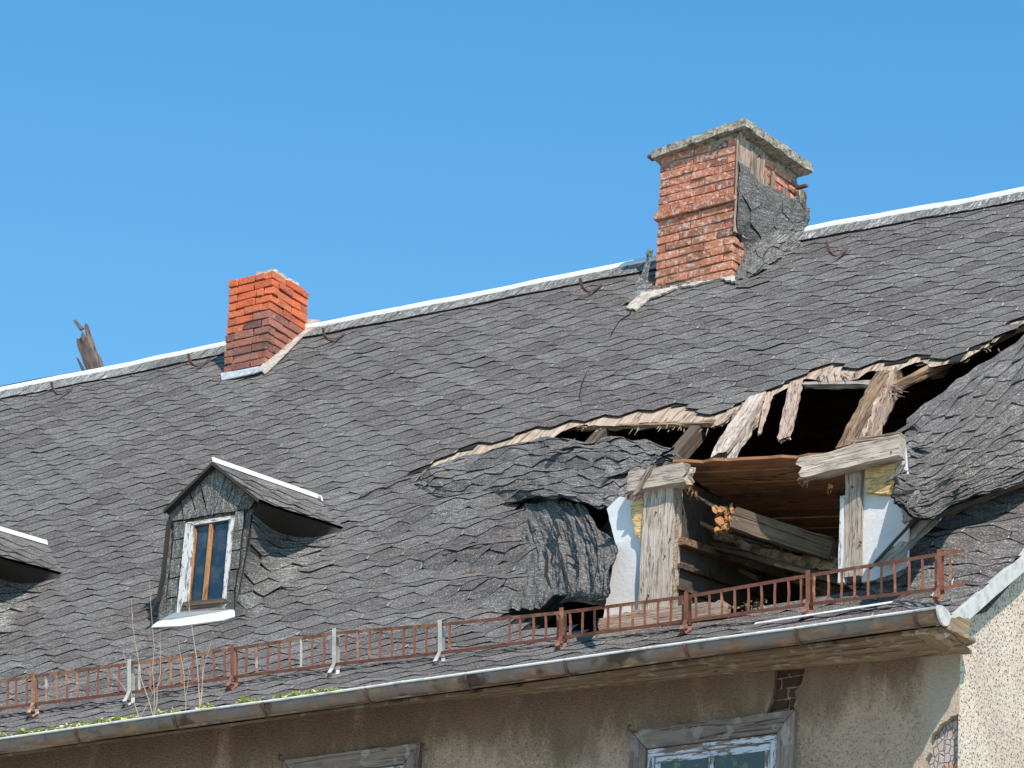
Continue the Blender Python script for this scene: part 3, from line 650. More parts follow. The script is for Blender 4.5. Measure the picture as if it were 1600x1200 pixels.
# single slipped shingles and torn scraps round the hole
rnd = random.Random(41)
for px, py, hh, rot, sz in ((1422, 668, .66, .8, .8), (1436, 700, .68, -.3, .7), (1404, 742, .84, 1.2, .6), (965, 742, .52, .3, .8), (1040, 712, .56, -.6, .7), (880, 700, .36, .5, .8), (1395, 905, .09, .4, .8), (1480, 775, .30, .2, .8), (985, 790, .56, .9, .5), (1428, 788, .62, 1.4, .6)):
    mb = MB(); c0 = A(px, py, hh); u_ = Vector((math.cos(rot), math.sin(rot)*.7, math.sin(rot)*.7)); n_ = Vector((rnd.uniform(-.3, .3), -.68, .70)).normalized(); v_ = n_.cross(u_).normalized(); u_ = v_.cross(n_)
    N = 5; ids = {}
    for i in range(N+1):
        for j in range(N):
            a = (i/N-.5)*.30*sz; b = (j/(N-1)-.5)*.20*sz*(1-.5*abs(i/N-.5)*(1 if j == 0 else .2)); cu = .05*(i/N)**2*rnd.uniform(.6, 1)+.02*(1-j/(N-1))
            for q, dz in ((0, 0), (1, -.006)): ids[(i, j, q)] = mb.vert(c0+u_*a+v_*b+n_*(cu+dz), (a, b, 0))
    for i in range(N):
        for j in range(N-1):
            mb.face((ids[(i, j, 0)], ids[(i+1, j, 0)], ids[(i+1, j+1, 0)], ids[(i, j+1, 0)]), 0, rnd.random()); mb.face((ids[(i, j, 1)], ids[(i+1, j, 1)], ids[(i+1, j+1, 1)], ids[(i, j+1, 1)]), 1)
        for j in (0, N-1): mb.face((ids[(i, j, 0)], ids[(i+1, j, 0)], ids[(i+1, j, 1)], ids[(i, j, 1)]), 1)
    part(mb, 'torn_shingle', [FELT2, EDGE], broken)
# debris inside the opening
mb = MB(); rnd = random.Random(77)
for k in range(9):
    y_ = rnd.uniform(1.1, 2.0); a = (rnd.uniform(1070, 1290), 0); b = 800+(a[0]-1070)*.38+rnd.uniform(-6, 62); L = rnd.uniform(30, 90); sl_ = rnd.uniform(.25, .7)
    beam(mb, ony(a[0], b, y_), ony(a[0]+L, b+L*sl_, y_+rnd.uniform(-.1, .3)), Vector((0, rnd.uniform(.03, .07), 0)), UPV*rnd.uniform(.012, .035), 7, 2, .02, .05, .01, seed=300+k)
tag(part(mb, 'fallen_laths', WOOD_ROT, broken), kind='stuff')
mb = MB()
for k in range(230):
    px = rnd.uniform(1060, 1200) if k < 130 else rnd.uniform(1090, 1320); py = (964-(px-1060)*.13+rnd.uniform(-9, 5)) if k < 130 else 838+(px-1120)*.22+rnd.uniform(-9, 9)
    p = ony(px, py, (YF+rnd.uniform(-.02, .08)) if k < 130 else 1.42+rnd.uniform(0, .1)); r = rnd.uniform(.006, .022)
    q = [mb.vert(p+Vector((rnd.uniform(-1, 1), rnd.uniform(-1, 1), rnd.uniform(-1, 1)))*r) for _ in range(4)]
    for f_ in ((0, 1, 2), (0, 2, 3), (0, 3, 1), (1, 3, 2)): mb.face([q[i] for i in f_], 0, rnd.random())
tag(part(mb, 'rubble', INTP, broken), kind='stuff')
# strands of fibre hanging off the torn lintels and rafters
mb = MB()
for cx, cy, y_, n_ in ((1076, 752, .80, 14), (1255, 742, .62, 10), (1128, 725, 1.3, 10), (1085, 765, .95, 8), (1296, 760, .85, 5)):
    for k in range(n_):
        p = ony(cx+rnd.uniform(-5, 5), cy+rnd.uniform(-4, 4), y_); L = rnd.uniform(.03, .12); tube(mb, [p, p+Vector((rnd.uniform(-.02, .02), 0, -L*.6)), p+Vector((rnd.uniform(-.03, .03), 0, -L))], [.004, .003, .001], 3)
tag(part(mb, 'hanging_fibres', WOOD_ORANGE, broken), kind='stuff')
# nail heads on the posts and lintels
for q in ((1024, 800), (1038, 868), (1012, 930), (1046, 842), (1001, 748), (1330, 760), (1343, 846), (1275, 733), (1392, 706)):
    mb = MB(); p = ony(*q, YF-.035 if q[1] > 755 else YF-.125); tube(mb, [p, p+Vector((0, .03, 0))], .0075, 8); part(mb, 'nail', HOOK, broken)

# closed dark attic: rear slope, floor, gables
mb = MB()
ry, rz = prof(vtop(-8)+.05)
for (x0, x1) in ((XL-1, XR-.1),):
    pts = [Vector((x0, ry, rz-.06)), Vector((x1, ry, rz-.06)), Vector((x1, 2*ry, -.3)), Vector((x0, 2*ry, -.3))]; slab(mb, pts, .05, XV, 0, .5, None, (0, -.7, -.7))
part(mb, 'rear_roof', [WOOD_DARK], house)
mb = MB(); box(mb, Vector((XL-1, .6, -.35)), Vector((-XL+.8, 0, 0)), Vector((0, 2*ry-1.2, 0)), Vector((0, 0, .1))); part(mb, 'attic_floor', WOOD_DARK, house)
mb = MB()
for x in [-22.9+1.15*k for k in range(20)]:
    if -3.4 < x < -.6: continue
    for v0, v1 in ((1.2, 10.4),):
        y0, z0 = prof(v0, -.13); y1, z1 = prof(v1, -.13); beam(mb, Vector((x, y0, z0)), Vector((x, y1, z1)), XV*.12, Vector((0, -.1, .1)), 3, 1, seed=int(x*10))
for x in (-2.3, -1.25):
    y0, z0 = prof(6.2, -.13); y1, z1 = prof(10.4, -.13); beam(mb, Vector((x, y0, z0)), Vector((x, y1, z1)), XV*.12, Vector((0, -.1, .1)), 3, 1, seed=int(x*10))
part(mb, 'rafters', WOOD_DARK, house)

# ------------------------------------------------------------------ walls
YW = .50; XC = -.125
fw = MB()
# front wall outline with the broken-out pocket under the eave
pk = [(1196, 1051), (1212, 1052), (1209, 1075), (1204, 1098), (1196, 1116), (1247, 1118), (1240, 1104), (1244, 1092), (1242, 1080), (1252, 1068), (1270, 1060), (1284, 1052), (1310, 1044)]
W2 = [(988, 1138), (1245, 1117)]
ZT = .20
pts = [(-23.4, ZT-.02)]
a = ony(1196, 1045, YW); pts.append((a.x, ZT))
for q in pk[1:]:
    a = ony(*q, YW); pts.append((a.x, a.z if q[1] > 1060 else ZT))
pts += [(-.95, ZT)]
pts += [(XC-.004, ZT)]
# peeled corner lower right
for q in ((1499, 1112), (1494, 1117), (1486, 1119), (1480, 1126), (1470, 1131), (1464, 1141), (1457, 1146), (1452, 1160), (1453, 1175), (1446, 1186), (1444, 1230)):
    a = ony(*q, YW); pts.append((a.x, a.z))
pts += [(a.x, GROUND_Z), (-23.4, GROUND_Z)]
P3 = [Vector((x, YW, z)) for x, z in pts]
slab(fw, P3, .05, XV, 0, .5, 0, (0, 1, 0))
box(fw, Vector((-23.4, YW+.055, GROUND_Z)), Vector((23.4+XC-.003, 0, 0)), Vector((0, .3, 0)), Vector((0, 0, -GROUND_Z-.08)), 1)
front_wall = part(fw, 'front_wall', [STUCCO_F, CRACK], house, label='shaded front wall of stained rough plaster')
# brickwork in the pocket
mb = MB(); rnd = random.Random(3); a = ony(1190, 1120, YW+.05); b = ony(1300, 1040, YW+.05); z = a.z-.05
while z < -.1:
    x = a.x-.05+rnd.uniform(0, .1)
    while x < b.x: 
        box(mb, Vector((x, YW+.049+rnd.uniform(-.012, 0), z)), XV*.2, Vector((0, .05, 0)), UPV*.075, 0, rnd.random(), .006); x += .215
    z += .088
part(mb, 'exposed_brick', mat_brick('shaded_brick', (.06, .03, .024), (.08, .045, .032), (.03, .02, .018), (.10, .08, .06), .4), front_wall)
gw = MB()
prof_pts = [prof(v, -.26) for v in [i*.5 for i in range(0, 22)]]
pg = [Vector((XC, YW+.12, GROUND_Z))]+[Vector((XC, YW+.12, prof(.65, -.2)[1]))]+[Vector((XC, y, z)) for y, z in prof_pts if y > YW+.15]+[Vector((XC, 2*ry-.5, 0)), Vector((XC, 2*ry-.5, GROUND_Z))]
slab(gw, pg, .3, XV, 0, .5, 0, (-1, 0, 0))
gable = part(gw, 'gable_wall', STUCCO, house, label='sunlit beige pebbly gable wall')
# corner strip of pebbly plaster
mb = MB(); slab(mb, jag([Vector((XC+.001, YW+.14, z_)) for z_ in (.3,)]+[Vector((XC+.001, YW+.003, .25)), Vector((XC+.001, YW+.004, GROUND_Z)), Vector((XC+.001, YW+.14, GROUND_Z))], .0, 9), .01, UPV, 0, .5, None, (-1, 0, 0)); part(mb, 'corner_plaster', STUCCO, front_wall)
gl = MB(); slab(gl, [Vector((-23.4, YW, GROUND_Z)), Vector((-23.4, 2*ry, GROUND_Z)), Vector((-23.4, 2*ry, 0)), Vector((-23.4, ry, rz)), Vector((-23.4, YW, 0))], .3, XV, 0, .5, 0, (1, 0, 0)); part(gl, 'gable_wall', STUCCO_F, house)
gl = MB(); slab(gl, [Vector((-23.4, 2*ry-.5, GROUND_Z)), Vector((XC, 2*ry-.5, GROUND_Z)), Vector((XC, 2*ry-.5, 0)), Vector((-23.4, 2*ry-.5, 0))], .3, XV, 0, .5, 0, (0, -1, 0)); part(gl, 'rear_wall', STUCCO_F, house)

# windows in the front wall
def wall_window(xl, xr, zt, H, name_label):
    w = hub('window', name_label); th = .075
    mb = MB(); f = .15
    def q(pts, y, t, mat, nm, grain, lab=None, amp=.002):
        m_ = MB(); slab(m_, jag([Vector((a, y, b)) for a, b in pts], amp, .08, 3), t, grain, 0, random.random(), None, (0, 1, 0)); return part(m_, nm, mat, w, label=lab)
    q([(xl, zt), (xr, zt), (xr-f, zt-f-.01), (xl+f, zt-f-.01)], YW-.05, .047, WOOD_BROWN, 'window_surround', XV)
    q([(xl, zt-.004), (xl+f-.004, zt-f-.014), (xl+f-.004, zt-H), (xl, zt-H)], YW-.05, .047, WOOD_BROWN, 'window_surround', UPV)
    q([(xr, zt-.004), (xr-f+.004, zt-f-.014), (xr-f+.004, zt-H), (xr, zt-H)], YW-.05, .047, WOOD_BROWN, 'window_surround', UPV)
    a, b, z = xl+f+.004, xr-f-.004, zt-f-.018; r = .055
    q([(a, z), (b, z), (b, z-r), (a, z-r)], YW-.03, .028, PAINT_OLD, 'window_frame', XV)
    q([(a, z-r-.002), (a+r, z-r-.002), (a+r, zt-H), (a, zt-H)], YW-.028, .026, PAINT_OLD, 'window_frame', UPV)
    q([(b-r, z-r-.002), (b, z-r-.002), (b, zt-H), (b-r, zt-H)], YW-.028, .026, PAINT_OLD, 'window_frame', UPV)
    z2 = z-r-.012
    q([(a+r+.01, z2), (b-r-.01, z2), (b-r-.01, z2-.05), (a+r+.01, z2-.05)], YW-.014, .012, PAINT_OLD, 'sash', XV)
    m0 = (a+b)/2
    for c0 in (a+r+.01, m0-.03, b-r-.055): q([(c0, z2-.052), (c0+.045, z2-.052), (c0+.045, zt-H), (c0, zt-H)], YW-.015, .012, PAINT_OLD, 'sash', UPV)
    q([(a+r, z2), (b-r, z2), (b-r, zt-H), (a+r, zt-H)], YW-.006, .004, GLASS2, 'pane', UPV, amp=0)
a, b = ony(990, 1140, YW), ony(1246, 1117, YW)
wall_window(a.x, b.x, (a.z+b.z)/2, 1.5, 'window right of the plaster crack')
a, b = ony(447, 1188, YW), ony(661, 1166, YW)
wall_window(a.x, b.x, (a.z+b.z)/2-.0, 1.5, 'window at the bottom edge, left')
for q in ((440, 1180), (662, 1163), (985, 1134)):
    mb = MB(); p = ony(*q, YW-.03); tube(mb, [p, p+Vector((0, -.03, -.0)), p+Vector((.0, -.04, -.05)), p+Vector((.05, -.03, -.065))], .009, 5); part(mb, 'shutter_hook', HOOK, front_wall)

# soffit boards
mb = MB(); rnd = random.Random(6)
def zin(x): return lerp(-.115, .20, min(max((-x-.1)/8., 0), 1))
segs = [(-18.5, -.02)]
for k, (y0, y1) in enumerate(((.02, .20), (.205, .36), (.365, YW+.03))):
    n = 40; ids = []
    for i in range(n+1):
        x = lerp(-23.5, -.03-.005*k, i/n); dz = .012*nz(x*.7, k*3.); zo = -.10; z0 = lerp(zo, zin(x), (y0-.02)/.48)-.008*k; z1 = lerp(zo, zin(x), (y1-.02)/.48)-.008*k
        ids.append([mb.vert((x, yy, zz+dz), (x+k*7, yy, 0)) for yy, zz in ((y0, z0), (y1, z1), (y1, z1+.025), (y0, z0+.025))])
    for i in range(n):
        for q in range(4): mb.face((ids[i][q], ids[i][(q+1) % 4], ids[i+1][(q+1) % 4], ids[i+1][q]), 0, .3+.2*k)
    mb.face(ids[0]); mb.face(ids[-1])
soff = part(mb, 'soffit', WOOD_SOFFIT, house, label='sagging bare wood boards under the eave')
mb = MB(); box(mb, Vector((-23.5, -.10, -.10)), Vector((23.45, 0, 0)), Vector((0, .02, 0)), Vector((0, 0, .09))); part(mb, 'fascia', WOOD_SOFFIT, soff)
mb = MB(); slab(mb, jag([Vector((-.02, .0, -.03)), Vector((.0, .24, .06)), Vector((-.0, .42, .10)), Vector((-.0, .36, -.04)), Vector((-.0, .0, -.14))], .006, .03, 2), .03, XV, 0, .6, None, (-1, 0, 0))
slab(mb, jag([Vector((-.25, -.02, -.13)), Vector((.02, -.02, -.125)), Vector((.05, .26, -.11)), Vector((.03, .44, -.08)), Vector((-.25, .48, -.13))], .01, .04, 5), .03, Vector((0, 1, 0)), 0, .6, None, (0, 0, 1))
part(mb, 'rotten_board', WOOD_SOFFIT, soff)

# gutter
gt = hub('gutter', 'half round metal gutter with brown stains')
mb = MB(); R0 = .088; nseg = 150
def gpos(x): return Vector((x, -.075, -.005+.010*nz(x*.5, 9)+.004*nz(x*2, 5)))
rows = []
for i in range(nseg+1):
    x = lerp(-23.5, .0, i/nseg); c = gpos(x); row = []
    for q in range(13):
        a = math.pi*q/12; row.append(mb.vert(c+Vector((0, -R0*math.cos(a), -R0*1.05*math.sin(a)))))
    rows.append(row)
for i in range(nseg):
    for q in range(12): mb.face((rows[i][q], rows[i+1][q], rows[i+1][q+1], rows[i][q+1]), 0)
o = part(mb, 'trough', ZINC, gt, True); md = o.modifiers.new('s', 'SOLIDIFY'); md.thickness = .006; md.offset = 1
mb = MB(); tube(mb, [gpos(lerp(-23.5, .0, i/60))+Vector((0, -R0-.002, .004)) for i in range(61)], .0105, 8); part(mb, 'rim', ZRIM, gt, True)
mb = MB(); c = gpos(0.0); ids = [mb.vert(c+Vector((.012, -R0*1.28*math.cos(math.pi*2*q/24), -R0*1.22*math.sin(math.pi*2*q/24)*(1. if q < 13 else .35)))) for q in range(24)]
id2 = [mb.vert(Vector(mb.v[i])-Vector((.016, 0, 0))) for i in ids]; mb.face(ids); mb.face(id2[::-1])
for q in range(24): mb.face((ids[q], ids[(q+1) % 24], id2[(q+1) % 24], id2[q]))
part(mb, 'end_cap', GMET, gt)
proto = None
for bx in (117, 270, 410, 570, 727, 882, 1070, 1243, 1429):
    d = ray(bx, 1158-.1416*bx+14); tt = (-.16-CAM.y)/d.y; x = (CAM+d*tt).x; c = gpos(x)
    if proto is None:
        mb = MB(); flatbar(mb, [Vector((0, -R0*1.08*math.cos(math.pi*q/14), -R0*1.13*math.sin(math.pi*q/14)+.0)) for q in range(-1, 15)], .024, .006, (1, 0, 0)); proto = part(mb, 'gutter_bracket', HOOK, gt); o = proto
    else: o = proto.copy(); SC.collection.objects.link(o)
    o.location = c
# soil in the gutter
mb = MB(); tube(mb, [gpos(lerp(-23.5, -6.2, i/60))+Vector((0, 0, -.035+.012*nz(i*.7))) for i in range(61)], .062, 8); part(mb, 'gutter_soil', SOIL, gt, True)

# verge trim (white metal) along the gable edge
mb = MB(); n = 60; rows = []
for i in range(n+1):
    v = lerp(-.06, 10.5, i/n); x = -.03; hd = edge_h(v)-.02
    rows.append([mb.vert(Vector((x+dx, *prof(v, hh+hd)))) for dx, hh in ((-.05, .034), (.0, .045), (.012, .045), (.012, -.07), (.0, -.07), (0., .03), (-.05, .022))])
for i in range(n):
    for q in range(7): mb.face((rows[i][q], rows[i][(q+1) % 7], rows[i+1][(q+1) % 7], rows[i+1][q]))
mb.face(rows[0]); mb.face(rows[-1]); part(mb, 'verge_trim', GMET, house)

# ridge metal
for x0, x1 in ((XL, -6.78), (-5.20, XR+.03)):
    mb = MB(); n = 50; rows = []
    for i in range(n+1):
        x = lerp(x0, x1, i/n); v = vtop(x); bb = main_surf(x, v, 0)+Vector((0, 0, .006*nz(x*3, 1)))
        rows.append([mb.vert(bb+Vector((0, dy, dz))) for dy, dz in ((-.045, -.012), (-.045, .02), (.02, .078), (.14, .01), (.14, -.01), (.02, .06), (-.035, .012), (-.04, -.012))])
    for i in range(n):
        for q in range(8): mb.face((rows[i][q], rows[i][(q+1) % 8], rows[i+1][(q+1) % 8], rows[i+1][q]))
    mb.face(rows[0]); mb.face(rows[-1]); part(mb, 'ridge_trim', WHITE, roof_o)

# crack running down from the big chimney
mb = MB(); rnd = random.Random(5); cp = [(990, 478), (982, 492), (968, 500), (955, 520), (950, 540), (938, 548), (932, 566), (918, 580), (908, 598), (905, 620), (909, 640)]
pts = [A(a+rnd.uniform(-1.5, 1.5), b, .012) for a, b in cp]; tube(mb, pts, [.007, .008, .006, .007, .004, .006, .003, .005, .006, .004, .002], 4); part(mb, 'crack', EDGE, roof_o)
mb = MB(); tube(mb, [A(a, b, .012) for a, b in ((552, 782), (570, 775), (588, 764), (604, 763), (622, 753), (642, 748))], [.003, .008, .006, .009, .008, .012], 4); part(mb, 'crack', EDGE, roof_o)
# roof hooks below the ridge
proto = None
for q in ((92, 620), (306, 576), (516, 536), (918, 460), (1303, 404)):
    p = A(*q, .02)
    if proto is None:
        mb = MB(); u = Vector((0, .695, .72)); nn = Vector((0, -.72, .695))
        pts = []
        for k in range(10):
            a = lerp(-.2, 1.0, k/9)*math.pi*.62; pts.append(nn*(.12-.12*math.cos(a))+u*(.10-.13*math.sin(a))+Vector((-.03+.05*math.sin(a), 0, 0)))
        pts = [u*.16+nn*.012+Vector((.06, 0, 0)), u*.06+nn*.012+Vector((.05, 0, 0)), u*-.01+nn*.02+Vector((.035, 0, 0)), u*-.04+nn*.045+Vector((.02, 0, 0)), u*-.04+nn*.08, u*-.02+nn*.115+Vector((-.01, 0, 0)), u*.0+nn*.145+Vector((-.015, 0, 0))]
        flatbar(mb, pts, .024, .010, (1, 0, 0)); proto = part(mb, 'roof_hook', HOOK, house); o = proto
    else: o = proto.copy(); SC.collection.objects.link(o)
    o.location = p; o.scale = (1.3, 1.3, 1.3)

# ------------------------------------------------------------------ snow guard
sg = hub('snow_guard', 'rusty red ladder shaped snow guard above the gutter')
BOT = [(-40, 1113), (55, 1100), (205, 1082), (366, 1058), (525, 1038), (690, 1020), (880, 996), (1075, 970), (1265, 944), (1470, 920), (1507, 912)]
TOP = [(-40, 1070), (55, 1057), (205, 1037), (366, 1014), (525, 989), (690, 976), (880, 957), (1075, 932), (1265, 899), (1470, 866), (1507, 860)]
def pl_at(L, x):
    for i in range(len(L)-1):
        if L[i][0] <= x <= L[i+1][0]: return (x, lerp(L[i][1], L[i+1][1], (x-L[i][0])/(L[i+1][0]-L[i][0])))
    return L[-1]
HB = .075
def gbot(px): return A(*pl_at(BOT, px), HB)
def gtop(px):
    b = gbot(px); return ony(*pl_at(TOP, px), b.y-.05)
rails = [(-40, 703), (703, 1507)]
for k, (a, b) in enumerate(rails):
    mats = RUST if k else RUST_PALE
    for fn in (gbot, gtop):
        mb = MB(); n = int((b-a)/18); pts = [fn(lerp(a, b, i/n)) for i in range(n+1)]; flatbar(mb, pts, .027, .016, (0, -.35, .94), t=random.random()); part(mb, 'rail', RUST if (k or fn is gtop) else RUST, sg)
BR = [55, 205, 366, 525, 690, 880, 1075, 1265, 1470]
rnd = random.Random(2); px = -36.
skip = (712, 782)
while px < 1505:
    if not (718 < px < 780):
        near = min(abs(px-b) for b in BR)
        mb = MB(); a = gbot(px); b = gtop(px+rnd.uniform(-1, 1)); flatbar(mb, [a, (a+b)/2+Vector((rnd.uniform(-.008, .008), 0, 0)), b], .0185, .012, (1, .25, 0), t=rnd.random()); part(mb, 'bar', RUST if px > 640 or rnd.random() < .62 else RUST_PALE, sg)
    px += lerp(15.4, 21.5, min(max(px/1400, 0), 1))*rnd.uniform(.97, 1.03)
for k, bx in enumerate(BR):
    mb = MB(); b = gbot(bx); t_ = gtop(bx); d = (b-t_).normalized(); fr_ = Vector((0, -.03, .0))
    foot = A(pl_at(BOT, bx)[0]-6, pl_at(BOT, bx)[1]+20, .012)
    pts = [t_+fr_-d*.03, (t_+b)/2+fr_, b+fr_+d*.0, b+fr_*1.4+d*.05+Vector((-.02, 0, 0)), foot+Vector((0, -.05, .02)), foot, foot+Vector((.02, .05, .045)), b+Vector((0, .03, -.03)), t_+Vector((.0, .02, 0))]
    flatbar(mb, pts, .034, .008, (1, 0, 0), t=random.random()); part(mb, 'bracket', (GMET if bx in (205, 525, 690) else RUST_PALE if bx == 55 else RUST), sg)
# loose flashing strip on the eave
mb = MB(); p0, p1 = A(1178, 975, .035), A(1392, 942, .035); slab(mb, [p0, p1, p1+Vector((0, .035, .028)), p0+Vector((0, .03, .024))], .006, XV, 0, .5, None, (0, .5, -.8))
tag(mb.build('metal_strip', ZRIM), 'thin bent metal strip lying on the eave below the rusty guard', 'strip')

# ------------------------------------------------------------------ chimneys
def bricks(mb, org, ex, ey, Wd, Dp, z0, z1, course, bl, seed, ledge=None, taper=0., matf=None, jit=.004, slopefn=None):
    """ring of bricks course by course; ex, ey unit horizontals along front and side. Material 0 brick, 1 mortar"""
    rnd = random.Random(seed); n = int(round((z1-z0)/course)); dpt = .12
    for k in range(n):
        z = z0+k*course; f = k/n; out = taper*f
        if ledge is not None and k == ledge: out += .035
        o = org-ex*out-ey*out; w = Wd+2*out; d = Dp+2*out
        par = k % 2
        # four runs: (start, dir, inward, length)
        for s, (st, dr, inn, L) in enumerate(((o, ex, ey, w), (o+ex*w, ey, -ex, d), (o+ex*w+ey*d, -ex, -ey, w), (o+ey*d, -ey, ex, d))):
            a = 0. if par else dpt; b = L-(dpt if par else 0.)
            x = a; first = True
            while x < b-.01:
                l = bl*rnd.uniform(.93, 1.07)
                if first and par and rnd.random() < .5: l *= .5
                first = False
                if b-x-l < bl*.3: l = b-x
                mi = matf(k, n, s, rnd) if matf else 0
                jo = rnd.uniform(-.010, .009)
                box(mb, st+dr*(x+.005)-inn*jo+Vector((0, 0, z+.005+rnd.uniform(-.002, .002))), dr*(l-.011), inn*dpt, Vector((0, 0, course-.014)), mi, rnd.random(), jit, rnd)
                x += l
    c = .022
    box(mb, org+ex*c+ey*c+Vector((0, 0, z0-.6)), ex*(Wd-2*c), ey*(Dp-2*c), Vector((0, 0, z1-z0+.6-.01)), 1)
def bev(o, w=.007):
    md = o.modifiers.new('b', 'BEVEL'); md.width = w; md.segments = 2; md.limit_method = 'ANGLE'; return recalc(o)
# big chimney
rz_ = R_(-5); ex = Vector((math.cos(rz_), math.sin(rz_), 0)); ey = Vector((-math.sin(rz_), math.cos(rz_), 0))
Y1 = 6.93
o0 = ony(1022, 447, Y1); base_r = ony(1150, 426, Y1); ztop = ony(1030, 240, Y1).z; Wc = (base_r.x-o0.x)/ex.x; Dc = 1.19
o0 = Vector((o0.x, o0.y, 0)); zb = at(1022, 447).z-.02
mb = MB(); crs = .094; nb = int((ztop-zb)/crs)
bricks(mb, o0, ex, ey, Wc, Dc, zb-.19, zb-.19+crs*(nb+2), crs, .295, 3, ledge=10, jit=.006)
zt1 = zb-.19+crs*(nb+2)
ch = bev(part(mb, 'chimney', [BRICK_OLD, MORTAR], house, label='tall weathered brick chimney with a slanted stone cap'))
def wavy_box(name, mats, parent, O, ex, ey, w, d, z0, h, n=14, rough=.012, seed=0, tilt=(0, 0), label=None):
    mb = MB(); bm_ = {}
    def V(i, j, k):
        key = (i, j, k)
        if key not in bm_:
            p = O+ex*(w*i/n)+ey*(d*j/n)+Vector((0, 0, z0+h*k+tilt[0]*i/n+tilt[1]*j/n))
            q = noise.noise_vector(p*9+Vector((seed, 0, 0)))*rough+noise.noise_vector(p*30+Vector((seed, 0, 0)))*rough*.7
            bm_[key] = mb.vert(p+q)
        return bm_[key]
    for i in range(n):
        for j in range(n): mb.face((V(i, j, 1), V(i+1, j, 1), V(i+1, j+1, 1), V(i, j+1, 1))); mb.face((V(i, j, 0), V(i, j+1, 0), V(i+1, j+1, 0), V(i+1, j, 0)))
    for i in range(n):
        for j0 in (0, n):
            for k0, k1 in ((0, .5), (.5, 1)): mb.face((V(i, j0, k0), V(i+1, j0, k0), V(i+1, j0, k1), V(i, j0, k1))); mb.face((V(j0, i, k0), V(j0, i+1, k0), V(j0, i+1, k1), V(j0, i, k1)))
    return recalc(part(mb, name, mats, parent, name != 'chimney_cap', label))
wavy_box('chimney_cap', CONC, ch, o0-ex*.07-ey*.07, ex, ey, Wc+.14+.06, Dc+.16, zt1-.035, .095, 16, .014, 2, (.10, .03))
wavy_box('mortar_bed', CONC, ch, o0+ex*.01+ey*.01, ex, ey, Wc-.02, Dc-.02, zt1-.10, .12, 10, .022, 5, (.05, .0))
# cladding on the right side: frayed boards above, felt below
Sx = o0+ex*(Wc+.03)
def sidep(a, z): return Sx+ey*a+Vector((0, 0, z))        # a along depth
def spx(px, py): return onp(px, py, tuple(ex), tuple(Sx))
mb = MB(); rnd = random.Random(14)
tops = [(1166, 208), (1172, 206), (1184, 212), (1194, 226), (1204, 222), (1213, 232), (1222, 262), (1231, 256), (1242, 285), (1252, 275), (1262, 255), (1270, 265)]
a0 = -.02
K = 17
for k in range(K):
    a = lerp(-.02, Dc+.03, k/K); b = lerp(-.02, Dc+.03, (k+1)/K)-.004
    zt = zt1+.05-.09*(k/K)-[.0, .0, .03, .05, .02, .10, .04, .22, .45, .12, .42, .50, .2, .48, .55, .2, .05][k]
    zl = zb+.4
    pts = [sidep(a, zl), sidep(b, zl), sidep(b, zt-rnd.uniform(0, .06)), sidep((a+b)/2, zt), sidep(a, zt-rnd.uniform(0, .08))]
    slab(mb, jag(pts, .003, .05, k), .018, UPV, 0, None, None, tuple(-ex))
part(mb, 'side_boards', WOOD_PALE, ch)
# felt sheet (patch): draped and flaring at the foot
def sq(px, py, o=.02): return spx(px, py)+ex*o
ff = [[sq(1153, 250), sq(1183, 284, .03), sq(1222, 303, .03), sq(1265, 325)],
      [sq(1151, 305), sq(1186, 325, .05), sq(1225, 338, .04), sq(1262, 350)],
      [sq(1150, 355), sq(1186, 362, .07), sq(1222, 362, .06), sq(1256, 366, .03)],
      [A(1152, 405, .04), A(1180, 402, .04), A(1208, 389, .05), A(1240, 374, .03)],
      [A(1152, 436, .01), A(1185, 428, .0), A(1222, 404, .0), A(1255, 382, .0)]]
loose(ff, 'felt_cladding', 'crumpled grey felt on the right side', lambda u, v: .035*nz(u*3.2, v*3.2, 4)+.025*nz(u*8, v*7, 6)-.05*max(0, .18-abs(nz(u*3, v*3.4, 13)))+.008*nz(u*18, v*14, 2), 31, [FELT3, EDGE, UNDER], .42, .34, .014, ch, .008)
# torn felt at the left foot
lf = [[Vector((o0.x-.02, Y1-.02, zb+.42)), Vector((o0.x-.10, Y1+.02, zb+.45))], [Vector((o0.x-.04, Y1-.04, zb+.2)), Vector((o0.x-.14, Y1+.0, zb+.25))], [A(1010, 455, .03), A(985, 462, .03)], [A(1000, 470, .01), A(968, 478, .01)]]
sfn, Lu, Lv = patch(lf); mb = MB(); sheet(mb, lambda u, v, h: sfn(u, v, h, lambda u, v: .03*nz(u*14, v*7, 4)), 0, Lu, 0, Lv, .02, None, 0., 0); part(mb, 'torn_felt', FELT3, ch)
mb = MB(); pts = [(1020, 440), (1048, 448), (1080, 442), (1145, 430), (1150, 440), (1125, 434), (1085, 445), (1060, 447), (1040, 457), (1012, 466), (992, 484), (978, 481), (1004, 455)]
slab(mb, jag([A(a, b, .028) for a, b in pts], .018, .035, 2), .02, XV, 0, .5, None, (0, .7, -.7)); part(mb, 'mortar_flashing', MORTAR2, ch)
for p, q in ((ony(1014, 243, Y1+.02), Vector((-.09, 0, 0))),):
    mb = MB(); box(mb, p+Vector((-.02, 0, -.02)), Vector((.16, 0, 0)), Vector((0, .1, 0)), Vector((0, 0, .03))); part(mb, 'iron_bar', HOOK, ch)
mb = MB(); box(mb, sidep(Dc-.1, zt1-.14), ex*.13, ey*.05, Vector((0, 0, .025))); part(mb, 'iron_bar', HOOK, ch)
